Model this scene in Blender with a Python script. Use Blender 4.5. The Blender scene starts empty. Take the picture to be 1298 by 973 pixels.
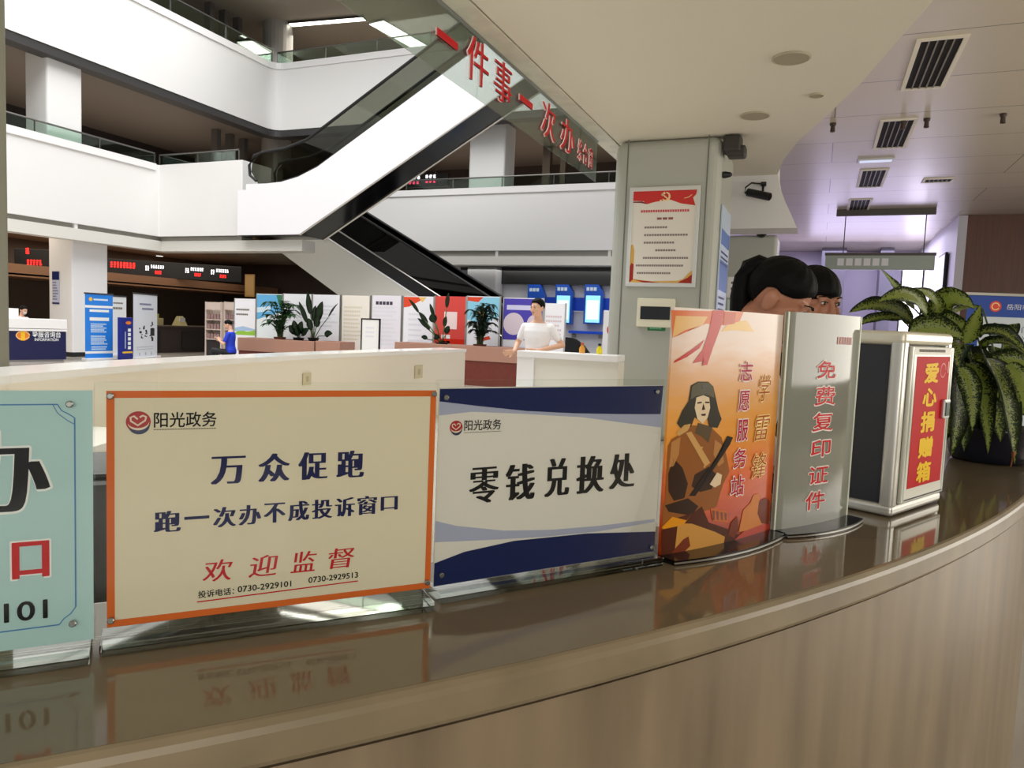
import bpy, bmesh, math, random
import numpy as np
from mathutils import Vector, Matrix, Euler
random.seed(7)
PI = math.pi
sc = bpy.context.scene
COL = sc.collection

# ------------------------------------------------------------------ camera, world, light, exposure
F = 930.0; CX, CY = 649.0, 486.5; H = 1.45
TH, PITCH, RHO = math.radians(22.5), math.radians(4.43), 0.04
_f0 = np.array([-math.sin(TH), math.cos(TH), 0]); _r0 = np.array([math.cos(TH), math.sin(TH), 0]); _z = np.array([0, 0, 1.0])
FW = _f0*math.cos(PITCH) - _z*math.sin(PITCH); _u1 = _z*math.cos(PITCH) + _f0*math.sin(PITCH)
RT = math.cos(RHO)*_r0 + math.sin(RHO)*_u1; UP = -math.sin(RHO)*_r0 + math.cos(RHO)*_u1
CAM = np.array([0, 0, H])
cd = bpy.data.cameras.new('camera'); cam = bpy.data.objects.new('camera', cd); COL.objects.link(cam)
cd.sensor_fit = 'HORIZONTAL'; cd.sensor_width = 36.0; cd.lens = 36.0*F/1298.0; cd.clip_start = 0.05; cd.clip_end = 200
M4 = Matrix.Identity(4)
for i in range(3):
    M4[i][0] = RT[i]; M4[i][1] = UP[i]; M4[i][2] = -FW[i]; M4[i][3] = CAM[i]
cam.matrix_world = M4
sc.camera = cam
sc.view_settings.view_transform = 'Standard'; sc.view_settings.look = 'None'
sc.view_settings.exposure = 0.0; sc.view_settings.gamma = 1.0; sc.view_settings.use_curve_mapping = False
sc.cycles.use_denoising = True
sc.cycles.max_bounces = 10; sc.cycles.transparent_max_bounces = 24; sc.cycles.sample_clamp_indirect = 6.0

W = bpy.data.worlds.new('world'); sc.world = W; W.use_nodes = True
W.node_tree.nodes['Background'].inputs[0].default_value = (0.93, 0.96, 1.0, 1)
W.node_tree.nodes['Background'].inputs[1].default_value = 0.6

def area_light(name, loc, rot, sx, sy, power, color=(1, 1, 1)):
    d = bpy.data.lights.new(name, 'AREA'); d.shape = 'RECTANGLE'; d.size = sx; d.size_y = sy; d.energy = power; d.color = color
    o = bpy.data.objects.new(name, d); COL.objects.link(o); o.location = loc; o.rotation_euler = rot
    return o
area_light('atrium_skylight', (-11.5, 9, 19), (0, 0, 0), 15, 27, 6300, (1, 0.99, 0.98))
area_light('entrance_daylight', (5.0, -7.0, 2.6), (math.radians(82), 0, math.radians(32)), 8, 3.4, 300, (1, 0.965, 0.89))
area_light('lobby_side_fill', (8.9, 9, 2.3), (math.radians(90), 0, math.radians(90)), 12, 3.0, 480, (1, 0.95, 0.86))  # added fill before the closed right wall, brightens the grey ceiling
area_light('lobby_far_purple_fill', (1.5, 27, 3.2), (math.radians(-90), 0, 0), 4, 2.2, 90, (0.74, 0.66, 1.0))  # added lavender fill for the far lobby's purple tint, not daylight
area_light('lobby_rear_fill', (0.8, 26.5, 4.6), (0, 0, 0), 4, 5, 200, (0.82, 0.76, 1.0))  # added lavender fill that brightens the back wall, no fitting here
area_light('service_hall_lamps', (-24.2, 14, 3.9), (0, 0, 0), 5, 22, 560, (1, 0.86, 0.72))
area_light('rear_hall_lamps', (-8, 24.6, 3.5), (0, 0, 0), 10, 0.9, 60, (1, 0.97, 0.95))
area_light('upper_gallery_lamps', (-18, 28, 13.2), (0, 0, 0), 9, 5, 420, (1, 0.92, 0.82))
area_light('middle_gallery_fill', (-24.5, 12, 6.4), (math.radians(180), 0, 0), 5, 26, 260, (1, 0.84, 0.7))  # added upward fill to brighten the gallery ceiling, no fitting here
area_light('middle_gallery_rear_fill', (-10, 28.5, 6.4), (math.radians(180), 0, 0), 16, 4, 130, (1, 0.82, 0.68))  # same added upward fill for the rear gallery

# ------------------------------------------------------------------ helpers
def ray(x, y): return FW + RT*(x-CX)/F - UP*(y-CY)/F
def onz(x, y, z): d = ray(x, y); return CAM + d*(z-H)/d[2]
def onx(x, y, v): d = ray(x, y); return CAM + d*v/d[0]
def ony(x, y, u): d = ray(x, y); return CAM + d*u/d[1]
def atd(x, y, Z): return CAM + ray(x, y)*Z          # at depth Z along the view

def lin(c):
    out = []
    for v in c[:3]:
        v = v/255.0
        out.append(v/12.92 if v <= 0.04045 else ((v+0.055)/1.055)**2.4)
    return (*out, 1)

_mats = {}
def mat(name, rgb=(200, 200, 200), rough=0.5, metal=0.0, coat=0.0, noise=0.0, nscale=6.0, emit=0.0, spec=0.5, stretch=None, dark=0.6, bump=0.0):
    if name in _mats: return _mats[name]
    if spec == .5 and any(w in name for w in ('print', 'ink', 'letter')): spec = .15
    m = bpy.data.materials.new(name); m.use_nodes = True; _mats[name] = m
    nt = m.node_tree; b = nt.nodes['Principled BSDF']
    c = lin(rgb)
    b.inputs['Base Color'].default_value = c; b.inputs['Roughness'].default_value = rough; b.inputs['Metallic'].default_value = metal
    b.inputs['Coat Weight'].default_value = coat; b.inputs['Coat Roughness'].default_value = 0.05; b.inputs['Specular IOR Level'].default_value = spec
    if emit:
        b.inputs['Emission Color'].default_value = c; b.inputs['Emission Strength'].default_value = emit
    if noise or bump:
        tc = nt.nodes.new('ShaderNodeTexCoord'); mp = nt.nodes.new('ShaderNodeMapping'); nz = nt.nodes.new('ShaderNodeTexNoise')
        nz.inputs['Scale'].default_value = nscale; nz.inputs['Detail'].default_value = 6
        if stretch: mp.inputs['Scale'].default_value = stretch
        nt.links.new(tc.outputs['Object'], mp.inputs[0]); nt.links.new(mp.outputs[0], nz.inputs['Vector'])
        if noise:
            rp = nt.nodes.new('ShaderNodeValToRGB'); rp.color_ramp.elements[0].position = 0.3; rp.color_ramp.elements[1].position = 0.7
            k = 1-noise*dark
            rp.color_ramp.elements[0].color = (c[0]*k, c[1]*k, c[2]*k, 1); rp.color_ramp.elements[1].color = tuple(min(1, v*(1+noise*0.25)) for v in c[:3])+(1,)
            nt.links.new(nz.outputs[0], rp.inputs[0]); nt.links.new(rp.outputs[0], b.inputs['Base Color'])
        if bump:
            bp = nt.nodes.new('ShaderNodeBump'); bp.inputs['Strength'].default_value = bump; bp.inputs['Distance'].default_value = 0.01
            nt.links.new(nz.outputs[0], bp.inputs['Height']); nt.links.new(bp.outputs[0], b.inputs['Normal'])
    return m

def clear(name, tint=(240, 245, 242), refl=1.0, rough=0.02, body=0.0, bodyrgb=(200, 200, 190)):
    """clear sheet: what passes straight through, what mirrors off, and an optional milky body"""
    if name in _mats: return _mats[name]
    m = bpy.data.materials.new(name); m.use_nodes = True; _mats[name] = m
    nt = m.node_tree; nt.nodes.remove(nt.nodes['Principled BSDF']); out = nt.nodes['Material Output']
    tr = nt.nodes.new('ShaderNodeBsdfTransparent'); tr.inputs[0].default_value = lin(tint)
    gl = nt.nodes.new('ShaderNodeBsdfGlossy'); gl.inputs['Roughness'].default_value = rough
    fr = nt.nodes.new('ShaderNodeFresnel'); fr.inputs['IOR'].default_value = 1.47
    mul = nt.nodes.new('ShaderNodeMath'); mul.operation = 'MULTIPLY'; mul.inputs[1].default_value = refl
    nt.links.new(fr.outputs[0], mul.inputs[0])
    base = tr
    if body:
        df = nt.nodes.new('ShaderNodeBsdfDiffuse'); df.inputs[0].default_value = lin(bodyrgb)
        tl = nt.nodes.new('ShaderNodeBsdfTranslucent'); tl.inputs[0].default_value = lin(bodyrgb)
        ad = nt.nodes.new('ShaderNodeMixShader'); ad.inputs[0].default_value = 0.35
        nt.links.new(df.outputs[0], ad.inputs[1]); nt.links.new(tl.outputs[0], ad.inputs[2])
        mx = nt.nodes.new('ShaderNodeMixShader'); mx.inputs[0].default_value = body
        nt.links.new(tr.outputs[0], mx.inputs[1]); nt.links.new(ad.outputs[0], mx.inputs[2]); base = mx
    mx2 = nt.nodes.new('ShaderNodeMixShader')
    nt.links.new(mul.outputs[0], mx2.inputs[0]); nt.links.new(base.outputs[0], mx2.inputs[1]); nt.links.new(gl.outputs[0], mx2.inputs[2])
    nt.links.new(mx2.outputs[0], out.inputs[0])
    return m

def link(name, me, m=None, parent=None, smooth=False):
    o = bpy.data.objects.new(name, me); COL.objects.link(o)
    if m:
        for mm in (m if isinstance(m, (list, tuple)) else [m]): me.materials.append(mm)
    if parent: o.parent = parent
    me.polygons.foreach_set('use_smooth', [bool(smooth)]*len(me.polygons))
    me.update()
    return o

class MB:
    def __init__(s): s.b = bmesh.new()
    def _mark(s): s.n0 = len(s.b.verts)
    def box(s, x0, x1, y0, y1, z0, z1, bev=0.0, seg=2):
        t = bmesh.new(); bmesh.ops.create_cube(t, size=1)
        for v in t.verts: v.co = Vector(((x0+x1)/2+v.co.x*(x1-x0), (y0+y1)/2+v.co.y*(y1-y0), (z0+z1)/2+v.co.z*(z1-z0)))
        if bev: bmesh.ops.bevel(t, geom=t.edges[:], offset=bev, segments=seg, affect='EDGES', profile=0.5)
        return s._take(t)
    def _take(s, t, M=None):
        if M is not None: bmesh.ops.transform(t, matrix=M, verts=t.verts)
        vm = {}
        for v in t.verts: vm[v] = s.b.verts.new(v.co)
        for f in t.faces:
            try: s.b.faces.new([vm[v] for v in f.verts])
            except ValueError: pass
        t.free(); return s
    def prism(s, pts, h, M=None, bev=0.0):
        """polygon in local XZ (x,z) extruded along +y by h, unless M reorients it"""
        t = bmesh.new(); vs = [t.verts.new((p[0], 0, p[1])) for p in pts]
        f = t.faces.new(vs)
        if h:
            r = bmesh.ops.extrude_face_region(t, geom=[f])
            for v in [g for g in r['geom'] if isinstance(g, bmesh.types.BMVert)]: v.co.y += h
            bmesh.ops.recalc_face_normals(t, faces=t.faces[:])
        if bev: bmesh.ops.bevel(t, geom=t.edges[:], offset=bev, segments=2, affect='EDGES')
        return s._take(t, M)
    def plan(s, pts, z0, z1):
        """polygon in XY extruded up from z0 to z1"""
        t = bmesh.new(); vs = [t.verts.new((p[0], p[1], z0)) for p in pts]; f = t.faces.new(vs)
        r = bmesh.ops.extrude_face_region(t, geom=[f])
        for v in [g for g in r['geom'] if isinstance(g, bmesh.types.BMVert)]: v.co.z = z1
        bmesh.ops.recalc_face_normals(t, faces=t.faces[:])
        return s._take(t)
    def tube(s, pts, r, n=10, r1=None, caps=True):
        pts = [Vector(p) for p in pts]; N = len(pts); rings = []
        up = Vector((0, 0, 1))
        for i, p in enumerate(pts):
            t = (pts[min(i+1, N-1)]-pts[max(i-1, 0)]).normalized()
            a = up if abs(t.dot(up)) < 0.95 else Vector((1, 0, 0))
            e1 = t.cross(a).normalized(); e2 = t.cross(e1).normalized()
            rad = (r if r1 is None else r+(r1-r)*i/(N-1)) if not callable(r) else r(i/(N-1))
            rings.append([s.b.verts.new(p+e1*math.cos(2*PI*k/n)*rad+e2*math.sin(2*PI*k/n)*rad) for k in range(n)])
        for i in range(N-1):
            for k in range(n): s.b.faces.new((rings[i][k], rings[i][(k+1) % n], rings[i+1][(k+1) % n], rings[i+1][k]))
        if caps: s.b.faces.new(rings[0]); s.b.faces.new(rings[-1][::-1])
        return s
    def ell(s, c, r, M=None, u=20, v=14):
        t = bmesh.new(); bmesh.ops.create_uvsphere(t, u_segments=u, v_segments=v, radius=1)
        for q in t.verts: q.co = Vector((q.co.x*r[0], q.co.y*r[1], q.co.z*r[2]))
        if M is not None: bmesh.ops.transform(t, matrix=M, verts=t.verts)
        for q in t.verts: q.co += Vector(c)
        return s._take(t)
    def cap(s, p0, r0, p1, r1, n=14):
        """tapered limb with round ends"""
        p0 = Vector(p0); p1 = Vector(p1)
        s.ell(p0, (r0,)*3, u=n, v=8); s.ell(p1, (r1,)*3, u=n, v=8)
        return s.tube([p0, p0.lerp(p1, .5), p1], r0, n, r1)
    def lathe(s, prof, c=(0, 0, 0), n=24, M=None):
        t = bmesh.new(); rings = []
        for (r, z) in prof: rings.append([t.verts.new((r*math.cos(2*PI*k/n), r*math.sin(2*PI*k/n), z)) for k in range(n)])
        for i in range(len(prof)-1):
            for k in range(n): t.faces.new((rings[i][k], rings[i][(k+1) % n], rings[i+1][(k+1) % n], rings[i+1][k]))
        t.faces.new(rings[0][::-1]); t.faces.new(rings[-1])
        if M is not None: bmesh.ops.transform(t, matrix=M, verts=t.verts)
        for q in t.verts: q.co += Vector(c)
        return s._take(t)
    def loft(s, rings, close=True):
        R = [[s.b.verts.new(p) for p in r] for r in rings]; n = len(R[0])
        for i in range(len(R)-1):
            for k in range(n): s.b.faces.new((R[i][k], R[i][(k+1) % n], R[i+1][(k+1) % n], R[i+1][k]))
        if close: s.b.faces.new(R[0][::-1]); s.b.faces.new(R[-1])
        return s
    def build(s, name, m, parent=None, smooth=False, kind=None, norm=True):
        if norm: bmesh.ops.recalc_face_normals(s.b, faces=s.b.faces[:])
        me = bpy.data.meshes.new(name); s.b.to_mesh(me); s.b.free()
        o = link(name, me, m, parent, smooth)
        if kind: o['kind'] = kind
        return o

    def builds(s, name, m, parent=None, smooth=False, kind=None):
        """each separate piece becomes an object of its own"""
        bmesh.ops.recalc_face_normals(s.b, faces=s.b.faces[:])
        seen, out = set(), []
        for v0 in s.b.verts[:]:
            if v0 in seen: continue
            st, comp = [v0], []; seen.add(v0)
            while st:
                v = st.pop(); comp.append(v)
                for e in v.link_edges:
                    w = e.other_vert(v)
                    if w not in seen: seen.add(w); st.append(w)
            ix = {v: i for i, v in enumerate(comp)}; fs = {f for v in comp for f in v.link_faces}
            me = bpy.data.meshes.new(name); me.from_pydata([v.co[:] for v in comp], [], [[ix[v] for v in f.verts] for f in fs])
            o = link(name, me, m, parent, smooth); out.append(o)
            if kind: o['kind'] = kind
        s.b.free(); return out

def tag(o, label=None, cat=None, group=None, kind=None):
    if label: o['label'] = label
    if cat: o['category'] = cat
    if group: o['group'] = group
    if kind: o['kind'] = kind
    return o
def thing(name, label, cat, loc=(0, 0, 0), rot=0.0, group=None):
    o = bpy.data.objects.new(name, None); COL.objects.link(o); o.empty_display_size = 0.1
    o.location = [float(v) for v in loc]; o.rotation_euler = (0, 0, rot)
    return tag(o, label, cat, group)
def struct(name, mb, m): return mb.builds(name, m, None, kind='structure')[0]

class Fr:
    """an upright face: origin o, local x along it as its reader sees it, local z up, local -y towards the reader"""
    def __init__(s, o, ang): 
        s.o = np.array(o, float); s.ang = ang; s.d = np.array([math.cos(ang), math.sin(ang), 0]); s.n = np.array([-s.d[1], s.d[0], 0])
    def loc(s, x, y):
        d = ray(x, y); t = ((s.o-CAM)@s.n)/(d@s.n); p = CAM+t*d-s.o
        return (float(p@s.d), float(p[2]))
    def pts(s, L): return [s.loc(*p) for p in L]
def fr2(a, b): return Fr(a, math.atan2(b[1]-a[1], b[0]-a[0]))

# lettering -----------------------------------------------------------------------------------
_tx = {}; _nb = {}
def glyphs(body, bold=-0.004, smear=0.0, shear=0.0, space=1.0):
    k = (body, bold, smear, shear, space)
    if k in _tx: return _tx[k]
    spread = 0.0
    if bold > .012: spread, bold = bold*.8+.004, -.004
    c = bpy.data.curves.new('t', 'FONT'); c.body = body; c.size = 1; c.offset = bold; c.shear = shear; c.space_character = space; c.resolution_u = 4
    o = bpy.data.objects.new('t', c); COL.objects.link(o); bpy.context.view_layer.update()
    ev = o.evaluated_get(bpy.context.evaluated_depsgraph_get()); me = ev.to_mesh()
    V = [(v.co.x, v.co.y) for v in me.vertices]; P = [tuple(p.vertices) for p in me.polygons]
    ev.to_mesh_clear(); bpy.data.objects.remove(o); bpy.data.curves.remove(c)
    nb = len(V)
    if smear:
        n = len(V); V2, P2 = [], []
        for j, dx in enumerate((0, smear*.33, smear*.66, smear)):
            V2 += [(x+dx, y) for x, y in V]; P2 += [tuple(i+n*j for i in p) for p in P]
        V, P = V2, P2
    if spread:
        n = len(V); V2, P2 = list(V), list(P)
        for j in range(8):
            dx, dy = spread*math.cos(j*PI/4), spread*math.sin(j*PI/4)
            V2 += [(x+dx, y+dy) for x, y in V]; P2 += [tuple(i+n*(j+1) for i in p) for p in P]
        V, P = V2, P2
    _tx[k] = (V, P); _nb[k] = nb; return V, P
def lettering(parent, body, x0, x1, z0, z1, m, y=-0.0008, name='lettering', bold=-0.004, smear=0.0, shear=0.0, space=1.0, warp=None, slant=0.0, pad=0.0):
    """flat print of BODY filling x0..x1, z0..z1 of the parent's face"""
    V, P = glyphs(body, bold, smear, shear, space)
    ax = [v[0] for v in V]; ay = [v[1] for v in V]; mx, Mx, my, My = min(ax), max(ax), min(ay), max(ay)
    x0 -= pad; x1 += pad; z0 -= pad; z1 += pad
    sx = (x1-x0)/(Mx-mx); sz = (z1-z0)/max(My-my, 1e-6)
    co = []; nb = _nb[(body, bold, smear, shear, space)]
    for i, (a, b) in enumerate(V):
        x = x0+(a-mx)*sx; z = z0+(b-my)*sz + slant*(x-x0)
        co.append((x, y+(warp(x) if warp else 0)-(i//nb)*4e-6, z))
    me = bpy.data.meshes.new(name); me.from_pydata(co, [], P)
    return link(name, me, m, parent)
def column_text(parent, body, cells, m, y=-0.0008, **kw):
    """one print of several glyphs, each given its own cell"""
    name = kw.pop('name', 'lettering'); warp = kw.pop('warp', None); pad = kw.pop('pad', 0.0)
    co, fs = [], []
    for ch, (x0, x1, z0, z1) in zip(body, cells):
        V, P = glyphs(ch, **kw)
        ax = [v[0] for v in V]; ay = [v[1] for v in V]; mx, Mx, my, My = min(ax), max(ax), min(ay), max(ay)
        x0 -= pad; x1 += pad; z0 -= pad; z1 += pad
        n = len(co); nb = len(glyphs(ch, -.004 if kw.get('bold', 0) > .012 else kw.get('bold', -.004), 0.0, kw.get('shear', 0.0))[0])
        for i, (a, b) in enumerate(V):
            x = x0+(a-mx)/(Mx-mx)*(x1-x0); z = z0+(b-my)/max(My-my, 1e-6)*(z1-z0)
            co.append((x, y+(warp(x) if warp else 0)-(i//nb)*4e-6, z))
        fs += [tuple(i+n for i in p) for p in P]
    me = bpy.data.meshes.new(name); me.from_pydata(co, [], fs)
    return link(name, me, m, parent)
def decal(parent, polys, m, y=-0.0005, name='printed_shape', warp=None, cuts=14):
    """flat print: one or several polygons (x,z)"""
    b = bmesh.new()
    if polys and not isinstance(polys[0][0], (tuple, list)): polys = [polys]
    for pl in polys:
        try: b.faces.new([b.verts.new((p[0], 0, p[1])) for p in pl])
        except ValueError: pass
    if warp:
        xs = [v.co.x for v in b.verts]; a, c = min(xs), max(xs)
        bmesh.ops.triangulate(b, faces=b.faces[:])
        for i in range(1, cuts):
            bmesh.ops.bisect_plane(b, geom=b.verts[:]+b.edges[:]+b.faces[:], plane_co=(a+(c-a)*i/cuts, 0, 0), plane_no=(1, 0, 0))
        for v in b.verts: v.co.y += warp(v.co.x)
    for v in b.verts: v.co.y += y
    me = bpy.data.meshes.new(name); b.to_mesh(me); b.free()
    return link(name, me, m, parent)
def rect(x0, x1, z0, z1): return [(x0, z0), (x1, z0), (x1, z1), (x0, z1)]
def disc(cx, cz, rx, rz=None, n=20, a0=0, a1=2*PI):
    rz = rz or rx
    return [(cx+rx*math.cos(a0+(a1-a0)*k/n), cz+rz*math.sin(a0+(a1-a0)*k/n)) for k in range(n + (0 if abs(a1-a0-2*PI) < 1e-6 else 1))]
def strip(pts, w):
    """ribbon polygon of width w along a polyline"""
    L, R = [], []
    for i, p in enumerate(pts):
        a = pts[max(i-1, 0)]; c = pts[min(i+1, len(pts)-1)]; dx, dz = c[0]-a[0], c[1]-a[1]; l = math.hypot(dx, dz) or 1
        ww = w(i/(len(pts)-1)) if callable(w) else w
        L.append((p[0]-dz/l*ww/2, p[1]+dx/l*ww/2)); R.append((p[0]+dz/l*ww/2, p[1]-dx/l*ww/2))
    return L+R[::-1]
def rows(x0, x1, ztop, n, pitch, h, ragged=0.3, seed=1, cell=None):
    """small print too far off to read: rows of short dashes"""
    r = random.Random(seed); out = []
    for i in range(n):
        z = ztop-i*pitch; xe = x1-(x1-x0)*ragged*r.random(); x = x0; w = cell or h*1.0
        while x+w < xe:
            out.append(rect(x, x+w*0.82, z-h, z)); x += w
    return out

# ------------------------------------------------------------------ palette
white = mat('white_plaster', (232, 231, 229), 0.55)
white2 = mat('white_metal_panel', (238, 237, 236), 0.35)
soffit_m = mat('cream_plaster', (222, 216, 200), 0.7)
stonetrim = mat('pale_stone', (214, 210, 192), 0.35, noise=0.25, nscale=5)
dark = mat('dark_interior', (38, 32, 30), 0.6)
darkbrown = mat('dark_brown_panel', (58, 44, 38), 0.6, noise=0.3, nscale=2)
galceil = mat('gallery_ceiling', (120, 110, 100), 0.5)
black = mat('black_gloss', (14, 13, 15), 0.18)
blackm = mat('black_plastic', (18, 18, 20), 0.45)
chrome = mat('brushed_aluminium', (205, 203, 198), 0.28, metal=0.9)
steel = mat('grey_steel', (150, 150, 148), 0.35, metal=0.7)
greycol = mat('grey_cladding', (176, 178, 168), 0.4)
grey = mat('mid_grey', (140, 140, 138), 0.5)
navy = mat('navy_print', (22, 34, 92), 0.4)
ink = mat('black_ink', (18, 18, 22), 0.5)
red = mat('red_print', (196, 24, 30), 0.45)
paper = mat('white_paper', (240, 240, 238), 0.6)
rail_m = mat('rail_metal', (110, 108, 104), 0.3, metal=0.6)
acrylic = clear('clear_acrylic', (254, 255, 254), 0.3)
glass_foot = clear('clear_foot', (214, 218, 212), 2.2, 0.03)
glass_g = clear('greenish_glass', (196, 214, 204), 0.9)
glass_k = clear('smoked_glass', (70, 74, 70), 0.8)

# ================================================================== THE SETTING
floor_m = mat('polished_floor', (196, 188, 176), 0.12, noise=0.12, nscale=1.2)
struct('floor', MB().box(-34, 14, -8, 36, -0.15, 0), floor_m)

# the low cream ceiling over the counter, its wavy right edge
edge = [(1.05, -8), (1.05, 2.5), (0.95, 4.6), (0.62, 6.4), (0.46, 7.13), (0.21, 8.33), (-0.12, 9.4), (-0.44, 10.4), (-0.68, 11.5), (-0.77, 12.4)]
edge = [(1.2, -8), (1.2, 2), (1.1, 3.6), (0.92, 5.1), (0.62, 6.4), (0.44, 7.2), (0.22, 8.2), (-0.06, 9.2), (-0.4, 10.3), (-0.64, 11.4), (-0.77, 12.4)]
struct('ceiling_1', MB().plan([(-2.70, -8)]+edge+[(-2.70, 12.4)], 4.0, 4.7), soffit_m)
struct('trim_1', MB().box(-2.96, -2.715, -8, 12.4, 3.99, 6.35), stonetrim)
struct('trim_2', MB().prism([(-2.6, 3.17), (-0.43, 3.17), (-0.52, 3.36), (-0.63, 3.58), (-0.72, 3.8), (-0.77, 4.02), (-0.8, 4.6), (-2.6, 4.6)], .7, Matrix.Translation((0, 12.4, 0))), white)
# higher grey ceiling on the right, panel joints running across
gc = mat('grey_ceiling_panel', (205, 196, 178), 0.32)
nt = gc.node_tree; tc = nt.nodes.new('ShaderNodeTexCoord'); mp = nt.nodes.new('ShaderNodeMapping'); bk = nt.nodes.new('ShaderNodeTexBrick')
mp.inputs['Rotation'].default_value = (0, 0, 0)
bk.inputs['Scale'].default_value = 1; bk.inputs['Brick Width'].default_value = 6.0; bk.inputs['Row Height'].default_value = 1.5
bk.inputs['Mortar Size'].default_value = 0.008; bk.inputs['Mortar Smooth'].default_value = 0
bk.inputs['Color1'].default_value = lin((205, 196, 178)); bk.inputs['Color2'].default_value = lin((199, 191, 174)); bk.inputs['Mortar'].default_value = lin((90, 84, 74))
nt.links.new(tc.outputs['Object'], mp.inputs[0]); nt.links.new(mp.outputs[0], bk.inputs[0]); nt.links.new(bk.outputs[0], nt.nodes['Principled BSDF'].inputs['Base Color'])
struct('ceiling_2', MB().box(-2.7, 9, -8, 30, 4.71, 4.9), gc)
struct('wall_right', MB().box(9, 9.2, -8, 30, 0, 4.9), mat('beige_wall', (170, 160, 145), 0.6))
brownwood = mat('brown_wood_wall', (96, 56, 40), 0.45, noise=0.4, nscale=3, stretch=(6, 1, 0.4))
struct('wall_1', MB().box(3.25, 9, 21.6, 21.9, 0, 4.7), brownwood)
struct('wall_2', MB().box(3.05, 3.25, 21.6, 30, 0, 4.7), mat('cool_white_wall', (205, 205, 215), 0.5))
struct('wall_back', MB().box(-2.7, 3.05, 29.8, 30, 0, 4.7).box(-2.7, -2.5, 11.3, 30, 0, 4.7), mat('purple_lit_wall', (190, 184, 205), 0.5))  # purple light of the far lobby is put into this wall colour
struct('column_4', MB().box(-0.1, 0.7, 28.6, 29.8, 0, 4.7).box(1.8, 2.2, 28.6, 29.8, 0, 4.7), mat('cool_grey_pier', (120, 118, 132), 0.5))
w1 = struct('window_1', MB().box(2.42, 3.0, 27.6, 27.66, 0.9, 4.2), mat('daylit_window', (245, 240, 255), 0.4, emit=2.4))
MB().box(2.38, 2.42, 27.58, 27.68, 0.9, 4.24).box(3.0, 3.04, 27.58, 27.68, 0.9, 4.24).builds('window_frame', blackm, w1)

# left gallery, two storeys of white parapet seen across the atrium
XL, YB = -20.6, 23.9
def fillet(P, r, n=8):
    out = [P[0]]
    for a, b, c in zip(P, P[1:], P[2:]):
        a, b, c = map(np.array, (a, b, c)); u = (a-b)/np.linalg.norm(a-b); v = (c-b)/np.linalg.norm(c-b)
        for k in range(n+1):
            t = k/n; out.append(tuple((b+u*r)*(1-t)**2+b*2*t*(1-t)+(b+v*r)*t*t))
    return out+[P[-1]]
def ribbon(P, w, z0, z1, m=None):
    L, Rr = [], []
    for k, p in enumerate(P):
        p = np.array(p); t = np.array(P[min(k+1, len(P)-1)])-np.array(P[max(k-1, 0)]); t = t/np.linalg.norm(t); nn = np.array([-t[1], t[0]])
        L.append(tuple(p)); Rr.append(tuple(p+nn*w))
    return (m or MB()).plan(L+Rr[::-1], z0, z1)
low = fillet([(XL, -8), (XL, 18.34), (-17.05, 18.34), (-17.0, 19.6)], .04)
up = fillet([(XL, -8), (XL, 23.9), (6, 23.9)], .55)
struct('wall_left', ribbon(low, .3, 4.0, 6.34), white)
struct('trim_15', ribbon([(XL+.05, -8), (XL+.05, 18.2)], .4, 6.14, 6.355), white2)
struct('wall_left_upper', ribbon(up, .3, 8.87, 11.2), white)
struct('trim_16', ribbon(fillet([(XL+.05, -8), (XL+.05, 23.85), (6, 23.85)], .55), .4, 11.2, 11.44), white2)
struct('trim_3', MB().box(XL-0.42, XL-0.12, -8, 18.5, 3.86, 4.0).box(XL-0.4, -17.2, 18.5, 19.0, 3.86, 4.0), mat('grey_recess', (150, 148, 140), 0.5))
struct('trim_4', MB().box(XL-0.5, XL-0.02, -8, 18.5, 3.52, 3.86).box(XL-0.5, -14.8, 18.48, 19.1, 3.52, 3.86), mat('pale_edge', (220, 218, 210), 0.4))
t5 = MB()
for yy in (9.0, 12.2, 15.4): t5.box(XL-0.12, XL-0.03, yy-.05, yy+.05, 3.86, 4.0)
struct('trim_5', t5, white2)
struct('trim_6', ribbon(fillet([(XL-.03, -8), (XL-.03, 23.93), (6, 23.93)], .55), .5, 8.62, 8.87), mat('dark_beam_edge', (52, 50, 50), 0.5))
struct('wall_back_parapet', MB().box(-17.6, -2.75, YB, YB+.3, 4.12, 6.1), white)
struct('trim_17', MB().box(-17.6, -2.75, YB-.05, YB+.34, 6.1, 6.32), white2)
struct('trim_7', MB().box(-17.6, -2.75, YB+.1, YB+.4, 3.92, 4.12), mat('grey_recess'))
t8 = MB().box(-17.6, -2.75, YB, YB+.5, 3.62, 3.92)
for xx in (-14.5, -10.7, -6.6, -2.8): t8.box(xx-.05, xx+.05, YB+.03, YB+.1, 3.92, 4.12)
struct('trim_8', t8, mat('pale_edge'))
# gallery floors, ceilings and rear walls
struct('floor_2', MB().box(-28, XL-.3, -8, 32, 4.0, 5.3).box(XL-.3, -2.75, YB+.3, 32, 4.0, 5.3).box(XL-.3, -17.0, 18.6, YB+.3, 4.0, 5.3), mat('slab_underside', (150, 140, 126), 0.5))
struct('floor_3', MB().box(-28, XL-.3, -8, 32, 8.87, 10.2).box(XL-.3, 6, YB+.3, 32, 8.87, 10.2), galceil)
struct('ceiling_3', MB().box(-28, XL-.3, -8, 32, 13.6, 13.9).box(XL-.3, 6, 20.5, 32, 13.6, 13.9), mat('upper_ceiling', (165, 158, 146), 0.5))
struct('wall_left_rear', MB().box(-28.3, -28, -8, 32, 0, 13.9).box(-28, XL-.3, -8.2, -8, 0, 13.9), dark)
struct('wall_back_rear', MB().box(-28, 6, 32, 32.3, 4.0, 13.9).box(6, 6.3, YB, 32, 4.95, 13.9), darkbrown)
struct('wall_back_ground', MB().box(-13.4, -2.7, 25.2, 25.4, 0, 3.7), mat('cool_white_panel', (214, 216, 222), 0.5))
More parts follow.
